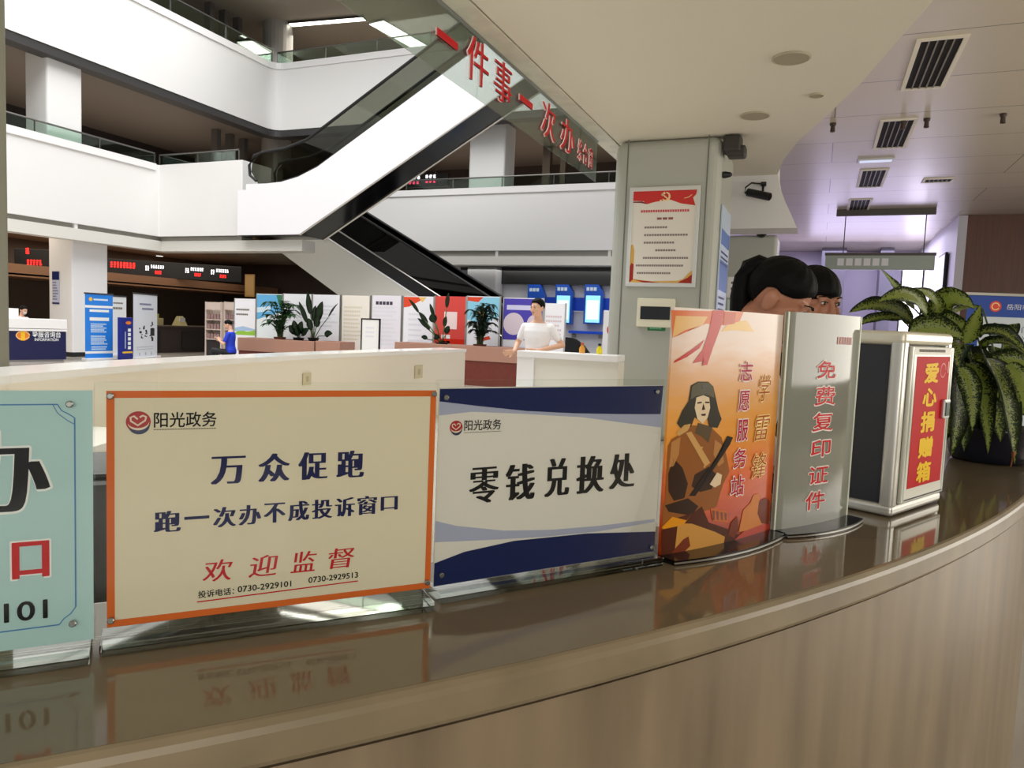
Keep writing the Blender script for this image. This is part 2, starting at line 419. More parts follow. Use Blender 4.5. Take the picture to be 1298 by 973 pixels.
struct('wall_back_side', MB().box(-28, -13.4, 28.6, 28.8, 0, 4.0), darkbrown)
struct('trim_9', MB().box(-12.6, -2.9, 24.9, 25.19, 3.02, 3.62), mat('black_fascia', (30, 30, 30), 0.3))
# columns of the galleries
def column_struct(name, x0, x1, y0, y1, z0, z1, m, bev=0.08): return struct(name, MB().box(x0, x1, y0, y1, z0, z1, bev, 3), m)
column_struct('column_5', -21.9, -20.92, 14.75, 15.85, 5.3, 8.9, white)
k0, k1 = onx(92, 400, -21.1), onx(137, 400, -21.1); kx = float(ony(62, 400, k0[1])[0])
column_struct('column_6', kx, -21.1, float(k0[1]), float(k1[1]), 0, 3.98, white2, 0.05)
struct('baseboard_left', MB().box(kx-.03, -21.07, float(k0[1])-.03, float(k1[1])+.03, 0, 0.14, 0.03), blackm)
column_struct('column_7', -12.45, -11.0, 25.0, 26.0, 5.3, 8.9, white)
column_struct('column_8', -12.1, -10.9, 24.45, 25.15, 0, 3.62, mat('grey_pier', (165, 165, 165), 0.4))
shiny = mat('satin_column', (168, 165, 158), 0.3, metal=0.3)
struct('column_9', MB().lathe([(.6, 10.2), (.6, 13.6)], (-21.6, 25.2, 0)), shiny)
struct('column_10', MB().lathe([(.6, 5.3), (.6, 8.87)], (-21.6, 25.2, 0)), shiny)
fm = MB()
for z0, z1, Y in ((5.3, 8.87, 11.6), (10.2, 13.6, 22.6), (5.3, 8.87, 23.0)):
    for k in range(3): fm.box(-23, -22.7, Y+k*.75, Y+k*.75+.22, z0, z1)
struct('trim_10', fm, mat('grey_mullion', (96, 92, 88), 0.4))
fm = MB().box(-9.9, -9.6, 26.0, 26.25, 5.3, 8.87).box(-9.2, -9.0, 26.0, 26.25, 5.3, 8.87)
struct('trim_11', fm, mat('bronze_mullion', (92, 78, 62), 0.3, metal=0.5))

# clad pillar by the counter
pc = MB(); 
struct('column_1', MB().box(-2.7, -1.29, 9.8, 11.2, 0, 4.0, 0.14, 5), greycol)
struct('trim_12', MB().box(-2.52, -2.505, 9.793, 9.8, 0, 4.0).box(-1.47, -1.455, 9.793, 9.8, 0, 4.0), mat('panel_joint', (110, 112, 104), 0.5))
column_struct('column_2', -1.6, -0.75, 13.2, 14.0, 0, 3.17, greycol, 0.05)
pp = atd(8, 470, 6.2)
column_struct('column_3', pp[0]-.5, pp[0]-.10, pp[1]-.3, pp[1]+.1, 0, 4.0, mat('olive_grey_post', (128, 126, 108), 0.4), 0.02)

# ================================================================== THE RECEPTION COUNTER
CC = np.array([-5.194, 4.583]); RC = 6.143
def arc(r, a0, a1, n): return [(CC[0]+r*math.cos(a), CC[1]+r*math.sin(a)) for a in np.linspace(a0, a1, n)]
A0, A1 = math.radians(-66), math.radians(3)
def band(r0, r1, z0, z1, n=80, a0=A0, a1=A1): return MB().plan(arc(r1, a0, a1, n)+arc(r0, a0, a1, n)[::-1], z0, z1)
stone_top = mat('polished_brown_stone', (122, 108, 86), 0.07, noise=0.22, nscale=3.0, spec=0.6)
stone_edge = mat('honed_stone_edge', (142, 127, 101), 0.3, noise=0.35, nscale=7)
stone_front = mat('veined_stone_front', (146, 128, 104), 0.3, noise=0.45, nscale=9, stretch=(1, 1, 0.16), dark=0.8)
counter = thing('reception_counter', 'long curved brown stone counter carrying the acrylic signs, nearest the viewer', 'counter', (CC[0], CC[1], 0))
def rel(o, p): o.location = (-p[0], -p[1], 0); return o
def bevelled_top():
    m = MB()
    prof = [(5.72, .97), (6.125, .97), (6.139, .975), (6.143, .985), (6.143, 1.008), (6.140, 1.015), (6.134, 1.0195), (6.128, 1.02), (5.72, 1.02)]
    R = [[(CC[0]+r*math.cos(a), CC[1]+r*math.sin(a), z) for r, z in prof] for a in np.linspace(A0, A1, 90)]
    return m.loft(R)
def top_slab():
    prof = [(5.72, .97), (6.128, .97), (6.128, 1.02), (5.72, 1.02)]
    return MB().loft([[(CC[0]+r*math.cos(a), CC[1]+r*math.sin(a), z) for r, z in prof] for a in np.linspace(A0, A1, 90)])
def edge_slab():
    prof = [(6.1285, .965), (6.139, .968), (6.143, .975), (6.143, 1.006), (6.140, 1.013), (6.134, 1.0185), (6.1285, 1.0198)]
    return MB().loft([[(CC[0]+r*math.cos(a), CC[1]+r*math.sin(a), z) for r, z in prof] for a in np.linspace(A0, A1, 90)])
rel(top_slab().build('countertop', stone_top, counter), CC)
rel(edge_slab().build('front_edge', stone_edge, counter), CC)['label'] = 'honed lighter stone front edge'
rel(band(6.02, 6.128, 0.0, 0.958).build('front_panel', stone_front, counter), CC)
rel(band(6.02, 6.115, 0.955, 0.972).build('shadow_gap', mat('dark_joint', (60, 50, 40), 0.7), counter), CC)
rel(band(5.72, 5.78, 0.0, 0.97).build('rear_panel', mat('cream_laminate', (214, 206, 186), 0.5), counter), CC)
rel(band(5.0, 5.72, 0.70, 0.74, a0=math.radians(-60), a1=math.radians(-31)).build('work_surface', mat('cream_laminate'), counter), CC)

# the far run of the counter, on the other side of the enclosure
ZF = 1.05
inner = [onz(*p, ZF) for p in [(-60, 484), (10, 475), (100, 467.5), (200, 460), (300, 454), (400, 449), (500, 445), (590, 442)]]
inner = [np.array(p[:2]) for p in inner]
def offs(P, d):
    out = []
    for i, p in enumerate(P):
        t = P[min(i+1, len(P)-1)]-P[max(i-1, 0)]; t = t/np.linalg.norm(t); out.append(p+d*np.array([-t[1], t[0]]))
    return out
base = inner[3]
far = thing('reception_counter', 'white far run of the counter, sweeping behind the acrylic signs', 'counter', (base[0], base[1], 0))
def runband(d0, d1, z0, z1): 
    a, b = offs(inner, d0), offs(inner, d1)
    return MB().plan([tuple(p) for p in a]+[tuple(p) for p in b[::-1]], z0, z1)
def relb(o, p): o.location = (-p[0], -p[1], 0); return o
warmwhite = mat('warm_white_laminate', (236, 228, 208), 0.4)
relb(runband(-0.02, 0.46, 1.0, ZF).build('countertop', mat('white_counter_stone', (240, 238, 230), 0.15), far), base)
relb(runband(0.0, 0.06, 0.0, 1.0).build('inner_panel', warmwhite, far), base)
relb(runband(0.38, 0.44, 0.0, 1.0).build('outer_panel', white2, far), base)
desk_end = fr2((*inner[0], 0), (*inner[2], 0)); Ldk_ = float(np.linalg.norm(inner[2]-inner[0]))
dq = [desk_end.o+desk_end.d*a+desk_end.n*b for a, b in ((0, -.5), (Ldk_, -.5), (Ldk_, -.02), (0, -.02))]
relb(MB().plan([p[:2] for p in dq], .62, .66).build('work_surface', mat('white_worktop', (238, 236, 230), 0.2), far), base)
dq = [desk_end.o+desk_end.d*a+desk_end.n*b for a, b in ((0, -.46), (Ldk_-.04, -.46), (Ldk_-.04, -.42), (0, -.42))]
relb(MB().plan([p[:2] for p in dq], 0, .62).build('desk_front', warmwhite, far), base)
# little beige plates on the inner face
for i, (px, py) in enumerate([(388, 480), (530, 471)]):
    # intersect with the inner panel's line
    best = None
    for k in range(len(inner)-1):
        f = fr2((*inner[k], 0), (*inner[k+1], 0)); x, z = f.loc(px, py)
        L = np.linalg.norm(inner[k+1]-inner[k])
        if 0 <= x <= L: best = (f, x, z)
    f, x, z = best
    p = f.o+f.d*x-f.n*0.004
    t = thing('wall_socket', ['beige socket plate on the white far counter, nearer one', 'beige socket plate on the white far counter, close to its open end'][i], 'socket', (p[0], p[1], z), f.ang, 'socket plates on the far counter')
    s_ = 0.085*(1+i*.4)
    MB().box(-s_, s_, -0.012, 0.0, -s_*.8, s_*.8, .003).build('cover_plate', mat('beige_plate', (206, 196, 158), .5), t)
    MB().box(-s_*.3, s_*.3, -0.014, -0.011, -s_*.35, s_*.35).build('outlet', mat('plate_shade', (180, 170, 138), .5), t)
# short white counter block in front of the pillar
bl = ony(655, 447, 8.3); br = ony(783, 447, 8.3); zt = float(bl[2])
blk = thing('counter_block', 'short white counter block standing in front of the grey pillar', 'counter', (bl[0], 8.3, 0))
wB = float(br[0]-bl[0])
MB().box(0, wB, 0, .36, zt-.05, zt+.03, .01).build('countertop', white2, blk)
MB().box(0.0, 0.22, 0.02, .34, 0, zt-.05).build('end_panel', white2, blk)
MB().box(0.22, wB, 0.05, .34, 0, zt-.05).build('front_panel', mat('cream_white', (226, 222, 210), .4), blk)
MB().box(0.0, wB, -0.25, .05, 0, .72).build('work_surface', white2, blk)
# dark machine on the desk behind the first two signs
q = atd(118, 700, 1.75)
t = thing('desk_printer', 'black office machine on the inner desk, in the gap between blue and orange-bordered signs', 'printer', (q[0]-.1, q[1]+.2, 0.74), math.radians(48))
MB().box(-.22, .22, -.2, .2, 0, .3, .02).build('body', blackm, t)
MB().box(-.18, .18, -.16, .16, .30, .315, .005).build('lid', black, t)

# ================================================================== SIGNS ON THE COUNTER
ZC = 1.02
def logo(parent, fr, c, r, m_red, m_dark, y):
    cx, cz = c
    decal(parent, disc(cx, cz, r, r*.95, 28), m_red, y, 'logo_ball')
    decal(parent, strip([(cx+r*math.cos(a)*.95, cz+r*math.sin(a)*.92) for a in np.linspace(-2.5, -.25, 14)], lambda t: r*.42*math.sin(PI*min(max(t, .02), .98))+.0002), m_dark, y-.0003, 'logo_swoosh')
    h = [(-.05, .12), (-.35, .42), (-.62, .3), (-.6, -.02), (-.05, -.42), (.55, .02), (.62, .34), (.36, .46), (.1, .3)]
    decal(parent, strip([(cx+a*r, cz+b*r+.1*r) for a, b in h], r*.16), mat('logo_cream', (226, 208, 186), .5), y-.0003, 'logo_heart')
    decal(parent, strip([(cx+r*math.cos(a)*.86, cz+r*math.sin(a)*.66) for a in np.linspace(-2.9, -.1, 14)], lambda t: r*.2*math.sin(PI*min(max(t, .02), .98))+.0001), mat('logo_cream'), y-.0004, 'logo_band')

def acrylic_sign(label, fr, x0, x1, zt, bx0, bx1, bz0, bz1, boardm, screws):
    """clear sandwich of two sheets on a clear foot, printed board between"""
    t = thing('acrylic_sign', label, 'sign', fr.o, fr.ang, None)
    MB().box(bx0, bx1, 0.0042, 0.0058, bz0, bz1).build('printed_board', boardm, t)
    MB().box(x0, x1, 0.0, 0.0026, 0.016, zt, .0006).build('front_sheet', acrylic, t)['label'] = 'clear acrylic front sheet'
    MB().box(x0, x1, 0.0066, 0.0092, 0.016, zt, .0006).build('back_sheet', acrylic, t)['label'] = 'clear acrylic back sheet'
    MB().box(x0+.006, x1-.004, -0.022, 0.036, 0.0003, 0.0155, .0015).build('foot', glass_foot, t)['label'] = 'shiny clear acrylic foot'
    sm = mat('screw_metal', (150, 152, 148), .25, metal=.8)
    for (sx, sz) in screws:
        MB().lathe([(.0042, 0), (.0042, .002), (.003, .0032)], (sx, 0.0, sz), 12, Matrix.Rotation(PI/2, 4, 'X')).build('screw', sm, t)
    return t
# blue sign cut by the frame
S0 = fr2(onz(0, 850, ZC), onz(119, 833, ZC))
s0 = acrylic_sign('pale blue acrylic sign standing on the counter left of the orange-bordered sign', S0, -.36, .0975, .334, -.36, .0965, .022, .333, mat('pale_blue_print', (176, 208, 208), .5), [(.0725, .3172), (.0743, .0468)])
lm = mat('deep_blue_line', (60, 120, 176), .5)
for pl in ([(-.3, .3175), (.06, .3165)], [(.0775, .30), (.0775, .066)], [(-.3, .044), (.06, .046)]): decal(s0, strip(pl, .0016), lm, .0039, 'printed_line')
for pl in (strip([(.06, .3165), (.064, .309), (.071, .305), (.0775, .30)], .0012), strip([(.055, .3165), (.06, .306), (.07, .297), (.0775, .292)], .0009), strip([(.06, .046), (.065, .053), (.072, .058), (.0775, .066)], .0012)): decal(s0, pl, lm, .0039, 'printed_flourish')
wp = mat('white_print', (236, 238, 236), .5)
lettering(s0, '办', -.047, .052, .188, .285, wp, .0038, smear=.06, bold=.02, pad=.003, name='lettering_outline'); lettering(s0, '办', -.047, .052, .188, .285, ink, .0036, smear=.07, bold=-.004)
lettering(s0, '口', .0125, .0505, .108, .1525, wp, .0038, smear=.05, bold=.02, pad=.002, name='lettering_outline'); lettering(s0, '口', .0125, .0505, .108, .1525, red, .0036, smear=.07, bold=.014)
lettering(s0, '101', .004, .0482, .056, .080, ink, .0036, bold=.02)
# the orange-bordered sign
S1 = fr2(onz(125, 825, ZC), onz(546, 768, ZC))
cream = mat('cream_print', (222, 212, 186), .5)
s1 = acrylic_sign('orange-bordered cream acrylic sign with blue and red lettering on the counter', S1, -.004, .446, .342, .009, .443, .0275, .331, cream, [(.0135, .325), (.4385, .326), (.0135, .038), (.4365, .038)])
om = mat('orange_print', (214, 104, 42), .5)
for r_ in (rect(.009, .443, .322, .331), rect(.009, .443, .0275, .0365), rect(.009, .018, .0365, .322), rect(.434, .443, .0365, .322)): decal(s1, r_, om, .0039, 'printed_border')
nv = mat('dark_blue_ink', (24, 30, 78), .5)
logo(s1, S1, (.0447, .2915), .0142, mat('logo_red', (170, 24, 34), .5), mat('logo_blue', (32, 44, 84), .5), .0039)
lettering(s1, '阳光政务', .0623, .137, .2835, .3035, ink, .0038, bold=.016)
decal(s1, [rect(.0623+i*.0031, .0623+i*.0031+.0025, .2805, .2818) for i in range(24)], mat('grey_ink', (120, 112, 100), .5), .0038, 'small_print')
column_text(s1, '万众促跑', [(.130, .174, .2055, .243), (.190, .232, .2055, .2445), (.243, .284, .2055, .2445), (.296, .336, .2055, .2445)], nv, .0038, smear=.10, bold=-.004)
column_text(s1, '跑一次办不成投诉窗口', [(.0625, .0945, .1462, .174)]+[(.0985, .129, .1605, .1645)]+[(.1335+.0323*i, .1625+.0323*i, .147+.0004*i, .1745+.0004*i) for i in range(7)]+[(.362, .388, .1535, .174)], nv, .0038, smear=.10, bold=-.004)
column_text(s1, '欢迎监督', [(.121, .159, .0735, .103), (.179, .218, .0735, .103), (.235, .271, .0735, .103), (.287, .325, .0735, .103)], mat('crimson_ink', (190, 30, 40), .5), .0038, smear=.035, bold=-.004, shear=.12)
lettering(s1, '投诉电话：', .1158, .161, .0525, .0625, ink, .0038, bold=.02)
lettering(s1, '0730-2929101', .1655, .2365, .0545, .063, ink, .0038, bold=.02)
lettering(s1, '0730-2929513', .2600, .3310, .0565, .065, ink, .0038, bold=.02)
decal(s1, [(.1145, .0468), (.331, .0505), (.331, .0522), (.1145, .0485)], red, .0038, 'printed_line')
# the navy-wave sign
S2 = fr2(onz(550, 760, ZC), onz(833, 712, ZC))
s2 = acrylic_sign('white acrylic sign with navy waves along its top and bottom', S2, -.005, .460, .345, .0, .4555, .0195, .3335, mat('white_board_print', (222, 217, 208), .5), [(.0095, .318), (.437, .322), (.0115, .038), (.444, .03)])
pale = mat('pale_lilac_print', (168, 172, 196), .5); nvy = mat('navy_board_print', (24, 36, 84), .45)
def clampx(P, a=.0005, b=.455, c=.02, d=.333): return [(min(max(x, a), b), min(max(z, c), d)) for x, z in P]
decal(s2, clampx(S2.pts([(552, 493), (843, 486), (840, 542), (800, 537), (740, 529), (669, 525), (600, 522), (556, 527)])), pale, .0040, 'printed_wave')
decal(s2, clampx(S2.pts([(552, 493), (843, 486), (839, 525), (790, 525), (730, 524), (669, 521), (610, 515), (556, 509)])), nvy, .0038, 'printed_wave')
decal(s2, clampx(S2.pts([(552, 661), (580, 667), (640, 673), (700, 672), (760, 667), (832, 658), (832, 662), (760, 674), (690, 681), (620, 685), (552, 688)])), pale, .0040, 'printed_wave')
decal(s2, clampx(S2.pts([(550, 745), (550, 715), (590, 700), (653, 686), (746, 676.5), (833, 674), (831, 700)])), nvy, .0038, 'printed_wave')
logo(s2, S2, (.0305, .2705), .0112, mat('logo_red'), mat('logo_blue'), .0038)
lettering(s2, '阳光政务', .0445, .1115, .2645, .2815, ink, .0037, bold=.014)
decal(s2, [rect(.0445+i*.0028, .0445+i*.0028+.0022, .261, .262) for i in range(24)], mat('grey_ink'), .0037, 'small_print')
c2 = []
for (a, b, c, d) in [(595, 591, 635, 640), (641, 587, 681, 636), (691, 580, 725, 631), (731, 577, 769, 627), (773, 574, 808, 621)]:
    pa, pb = S2.loc(a, d), S2.loc(c, b); c2.append((pa[0], pb[0], pa[1], pb[1]))
column_text(s2, '零钱兑换处', c2, ink, .0037, smear=.11, bold=-.002)

# ------------------------------------------------------------------ upright display boards on black feet
def board_display(name, label, fr, x0, x1, z0, z1, panelm, bulge):
    xc, hw = (x0+x1)/2, (x1-x0)/2
    wf = lambda x: -bulge*(1-((x-xc)/hw)**2)
    t = thing(name, label, 'display board', fr.o, fr.ang)
    xs = np.linspace(x0, x1, 25)
    m = MB(); R = []
    for x in xs: y = wf(x); R.append([(x, y, z0), (x, y, z1), (x, y+.006, z1), (x, y+.006, z0)])
    m.loft(R); m.build('panel', panelm, t)
    front = [(x, wf(x)-.052+.012*((x-xc)/hw)**2) for x in np.linspace(x0-.004, x1+.003, 25)]
    back = [(x, wf(x)*.5+.05) for x in np.linspace(x1+.003, x0-.004, 9)]
    MB().plan(front+back, 0.0, 0.0095).build('foot', mat('black_foot', (16, 12, 12), .15), t)['label'] = 'curved glossy black foot'
    e = []
    for x, y in front: e.append([(x, y-.0012, .003), (x, y-.0012, .0062), (x, y+.001, .0062), (x, y+.001, .003)])
    MB().loft(e).build('foot_trim', chrome, t)['label'] = 'thin silver edge strip'
    return t, wf
P1 = fr2(onz(838, 709, ZC), onz(980, 674, ZC))
pm = bpy.data.materials.new('sunset_print'); pm.use_nodes = True; nt = pm.node_tree; b = nt.nodes['Principled BSDF']
tc = nt.nodes.new('ShaderNodeTexCoord'); sp = nt.nodes.new('ShaderNodeSeparateXYZ'); nz = nt.nodes.new('ShaderNodeTexNoise'); mp = nt.nodes.new('ShaderNodeMapping'); ma = nt.nodes.new('ShaderNodeMath'); ma.operation = 'MULTIPLY_ADD'
mp.inputs['Scale'].default_value = (2.5, 1, 16); nz.inputs['Scale'].default_value = 1.6; nz.inputs['Detail'].default_value = 4
ma.inputs[1].default_value = 0.16
rp = nt.nodes.new('ShaderNodeValToRGB'); cr = rp.color_ramp
stops = [(0.0, (120, 40, 14)), (0.14, (196, 70, 22)), (0.3, (226, 104, 48)), (0.48, (238, 158, 62)), (0.6, (236, 170, 92)), (0.74, (234, 184, 140)), (0.87, (244, 222, 208)), (1.0, (246, 230, 220))]
while len(cr.elements) < len(stops): cr.elements.new(.5)
for e_, (p_, c_) in zip(cr.elements, stops): e_.position = p_; e_.color = lin(c_)
nt.links.new(tc.outputs['Generated'], sp.inputs[0]); nt.links.new(tc.outputs['Generated'], mp.inputs[0]); nt.links.new(mp.outputs[0], nz.inputs['Vector'])
sb = nt.nodes.new('ShaderNodeMath'); sb.operation = 'SUBTRACT'; sb.inputs[1].default_value = .5; nt.links.new(nz.outputs[0], sb.inputs[0])
nt.links.new(sb.outputs[0], ma.inputs[0]); nt.links.new(sp.outputs['Z'], ma.inputs[2]); nt.links.new(ma.outputs[0], rp.inputs[0]); nt.links.new(rp.outputs[0], b.inputs['Base Color'])
b.inputs['Roughness'].default_value = .16; b.inputs['Specular IOR Level'].default_value = .35
q1 = S = P1
x1p = P1.loc(992, 520)[0]
d1, w1f = board_display('display_board', 'glossy orange display board picturing a soldier in a fur hat, on the counter', P1, -.004, P1.loc(985, 520)[0], .006, .479, pm, .012)
def D(px, m, k, name): return decal(d1, P1.pts(px), m, -.0002-.00025*k, name, w1f)
redr = mat('ribbon_red', (200, 40, 30), .2); yel = mat('glow_yellow', (240, 196, 110), .2); orr = mat('poster_orange', (226, 118, 60), .2)
D([(851, 393), (936, 395), (930, 409), (912, 412), (890, 410), (868, 418), (852, 428)], orr, 1, 'printed_glow')
D([(856, 400), (892, 401), (886, 412), (866, 418), (852, 428)], mat('pale_gold', (238, 190, 120), .2), 2, 'printed_glow')
D([(914, 412), (930, 407), (940, 406), (949, 420), (936, 419), (922, 418), (908, 420)], yel, 2, 'printed_glow')
D([(898, 393), (912, 393), (908, 412), (898, 440), (891, 462), (885, 463), (887, 457), (874, 460), (886, 442), (893, 420)], redr, 3, 'printed_ribbon')
D([(888, 430), (882, 441), (868, 452), (853, 460), (854, 457), (866, 448), (880, 437)], redr, 3, 'printed_ribbon')
D([(912, 395), (926, 396), (924, 410), (910, 412)], mat('ribbon_orange', (206, 84, 40), .2), 3, 'printed_ribbon')
# soldier
coat = mat('coat_print', (150, 92, 44), .25); coatd = mat('coat_dark_print', (58, 38, 26), .25); fur = mat('fur_print', (62, 58, 48), .25); skinp = mat('face_print', (232, 208, 172), .25); khaki = mat('strap_print', (206, 160, 96), .25)
D([(838, 706), (840, 640), (846, 620), (846, 565), (850, 556), (862, 548), (874, 538), (896, 541), (908, 553), (914, 575), (918, 596), (910, 612), (906, 625), (902, 640), (878, 650), (862, 668), (845, 690)], coat, 2, 'printed_soldier')
D([(846, 600), (852, 580), (862, 592), (868, 612), (864, 630), (852, 634), (846, 622)], coatd, 3, 'printed_shade')
D([(842, 640), (868, 630), (880, 640), (872, 652), (846, 648)], coatd, 3, 'printed_shade')
D([(876, 600), (892, 590), (902, 600), (896, 618), (882, 622), (872, 615)], coatd, 3, 'printed_shade')
D([(880, 535), (897, 540), (892, 560), (884, 552), (876, 548)], mat('collar_print', (96, 80, 56), .25), 3, 'printed_collar')
D([(866, 548), (872, 546), (894, 585), (888, 590)], khaki, 4, 'printed_strap')
D([(858, 552), (868, 545), (872, 536), (864, 538), (855, 548)], khaki, 4, 'printed_strap')
D([(872, 488), (880, 483), (892, 483), (898, 489), (900, 502), (904, 518), (908, 530), (903, 541), (893, 540), (890, 526), (884, 534), (876, 528), (872, 540), (861, 543), (856, 536), (862, 520), (869, 508)], fur, 4, 'printed_hat')
D([(878, 503), (886, 500), (893, 503), (894, 516), (891, 528), (885, 536), (879, 530), (876, 516)], skinp, 5, 'printed_face')
D([(873, 489), (880, 484), (892, 484), (898, 490), (899, 503), (888, 499), (878, 501), (871, 506)], mat('cap_print', (104, 98, 80), .25), 6, 'printed_cap')
for pl in ([(879, 509), (884, 508), (884, 510), (879, 511)], [(888, 508), (893, 508), (893, 510), (888, 510)], [(883, 524), (889, 523), (888, 526), (884, 526)], [(886, 510), (888, 518), (884, 519)]): D(pl, coatd, 6, 'printed_features')
D([(869, 627), (913, 560), (915, 551), (922, 553), (918, 562), (876, 627)], mat('rifle_print', (40, 30, 24), .25), 6, 'printed_rifle')
D([(893, 612), (902, 597), (908, 600), (906, 612), (899, 616)], skinp, 7, 'printed_hand')
for px_ in ((884, 566), (886, 578), (887, 590)): D([(px_[0]-1.2, px_[1]-1.2), (px_[0]+1.2, px_[1]-1.2), (px_[0]+1.2, px_[1]+1.2), (px_[0]-1.2, px_[1]+1.2)], khaki, 5, 'printed_button')
D([(850, 560), (860, 553), (858, 575), (852, 590), (847, 592)], mat('coat_light_print', (186, 130, 74), .25), 3, 'printed_highlight')
D([(900, 556), (908, 562), (911, 584), (904, 590), (898, 574)], mat('coat_light_print'), 3, 'printed_highlight')
D([(884, 487), (889, 487), (889, 492), (884, 492)], mat('badge_dark', (60, 56, 48), .25), 7, 'printed_badge')
# buildings and wall along the foot of the picture
D([(838, 705), (838, 672), (856, 655), (874, 648), (884, 640), (892, 660), (915, 668), (930, 676), (936, 676), (936, 684)], mat('wall_dark_print', (84, 40, 22), .25), 4, 'printed_wall')
D([(852, 700), (856, 662), (872, 662), (900, 672), (912, 678), (910, 688)], mat('wall_gold_print', (206, 148, 70), .25), 5, 'printed_wall')
D([(838, 668), (850, 654), (866, 658), (872, 650), (862, 664), (840, 670)], mat('ember_print', (228, 150, 30), .25), 5, 'printed_wall')
D([(894, 642), (914, 646), (916, 660), (897, 658)], mat('arch_print', (206, 112, 56), .25), 5, 'printed_tower')
for i in range(4): D([(896+5*i, 645+i), (899+5*i, 645+i), (899+5*i, 657), (897+5*i, 657)], mat('arch_dark', (110, 44, 24), .25), 6, 'printed_arch')
D([(930, 672), (936, 645), (948, 633), (950, 626), (958, 624), (960, 640), (972, 638), (974, 668)], mat('tower_print', (216, 134, 70), .25), 4, 'printed_tower')
D([(958, 634), (968, 630), (974, 634), (973, 664), (962, 662), (956, 650)], mat('tree_print', (120, 52, 28), .25), 5, 'printed_tree')
D([(916, 676), (920, 660), (928, 652), (930, 668), (924, 680)], mat('tree_print'), 5, 'printed_tree')
D([(848, 700), (862, 682), (868, 678), (870, 690), (862, 699)], mat('tree_print'), 6, 'printed_tree')
D([(920, 686), (936, 672), (974, 660), (975, 670), (930, 684)], mat('red_smoke', (190, 54, 26), .25), 5, 'printed_smoke')
def cells(fr, L):
    out = []
    for (a, b, c, d) in L:
        p, q = fr.loc(a, d), fr.loc(c, b); out.append((p[0], q[0], p[1], q[1]))
    return out
c_ = cells(P1, [(930, 458, 948, 482), (928, 494, 944, 520), (926, 530, 942, 558), (922, 566, 940, 592), (918, 600, 937, 628)])
wl = mat('white_lettering', (246, 232, 226), .2)
column_text(d1, '志愿服务站', c_, wl, -.0024, bold=.05, pad=.0025, name='lettering_outline', warp=w1f)
column_text(d1, '志愿服务站', c_, mat('rose_lettering', (186, 34, 66), .2), -.0027, bold=.015, warp=w1f)
c_ = cells(P1, [(955, 475, 974, 508), (950, 525, 973, 558), (946, 572, 969, 606)])
column_text(d1, '学雷锋', c_, mat('gold_outline', (250, 216, 130), .2), -.0024, bold=.04, pad=.002, name='lettering_outline', warp=w1f, shear=.15)
column_text(d1, '学雷锋', c_, mat('amber_lettering', (176, 74, 14), .2), -.0027, bold=-.004, warp=w1f, shear=.15)

P2 = fr2(onz(984, 676, ZC), onz(1082, 655, ZC))
frost = clear('frosted_panel', (206, 208, 192), 1.6, 0.06, body=.46, bodyrgb=(228, 230, 214))
x2 = P2.loc(1085, 500)[0]
d2, w2f = board_display('display_board', 'grey translucent display board with red vertical lettering, beside the donation box', P2, -.012, x2, .006, .487, frost, .012)
for a, b_ in ((-.012, -.007), (x2-.005, x2)):
    MB().box(a, b_, -.002, .008, .006, .487, .001).build('edge_strip', mat('panel_edge', (214, 218, 200), .2), d2)
c_ = cells(P2, [(1029, 457, 1054, 479), (1026, 489, 1053, 513), (1023, 521, 1050, 546), (1021, 555, 1047, 579), (1018, 588, 1044, 613), (1014, 619, 1040, 646)])
column_text(d2, '免费复印证件', c_, wl, -.0012, bold=.05, pad=.003, name='lettering_outline', warp=w2f)
column_text(d2, '免费复印证件', c_, mat('red_lettering', (206, 40, 44), .25), -.0015, bold=.016, warp=w2f)
a_ = P2.loc(1055, 436); b_ = P2.loc(1080, 427)
decal(d2, [rect(a_[0]+i*.0115, a_[0]+i*.0115+.009, a_[1], a_[1]+.017) for i in range(6)], mat('faded_red', (170, 84, 66), .3), -.001, 'small_print', w2f)

# ------------------------------------------------------------------ donation box
BX = fr2(onz(1129, 657, ZC), onz(1191, 636, ZC))
Wb = float(np.linalg.norm(onz(1191, 636, ZC)-onz(1129, 657, ZC))); Db, Hb = .27, .458
dbx = thing('donation_box', 'aluminium framed donation box with red front panel and yellow lettering', 'box', BX.o, BX.ang)
panel_k = mat('charcoal_panel', (38, 38, 42), .35)
MB().box(.012, Wb-.012, .014, Db-.006, .014, Hb-.014).build('body', panel_k, dbx)['label'] = 'charcoal side panels'
alu = mat('satin_aluminium', (214, 212, 204), .3, metal=.55)
for (x, y) in ((.0, .0), (Wb-.034, .0), (.0, Db-.034), (Wb-.034, Db-.034)): MB().box(x, x+.034, y, y+.034, .02, Hb-.02, .010, 4).build('corner_post', alu, dbx, True)
MB().box(-.001, Wb+.001, -.001, Db+.001, Hb-.034, Hb, .012, 4).build('top_rail', mat('cream_aluminium', (222, 216, 196), .3, metal=.3), dbx)
MB().box(-.001, Wb+.001, -.001, Db+.001, 0.003, .03, .009, 4).build('bottom_rail', alu, dbx)
MB().box(Wb*.3, Wb*.7, Db*.45, Db*.55, Hb, Hb+.001).build('coin_slot', blackm, dbx)
door = MB().box(.036, Wb-.006, -.006, .004, .032, Hb-.036, .002).build('door', mat('door_edge', (206, 204, 190), .3, metal=.4), dbx)
rx0, rx1 = .066, Wb-.032
decal(door, rect(rx0, rx1, .066, .398), mat('bright_red_panel', (204, 18, 26), .55, spec=.15), -.0065, 'red_panel')
decal(door, rect(.05, Wb-.03, .402, .42), mat('label_strip', (222, 218, 202), .4), -.0065, 'label_strip')
decal(door, rows(.075, Wb-.06, .416, 1, .01, .007, .1, 5), mat('grey_ink'), -.0070, 'small_print')
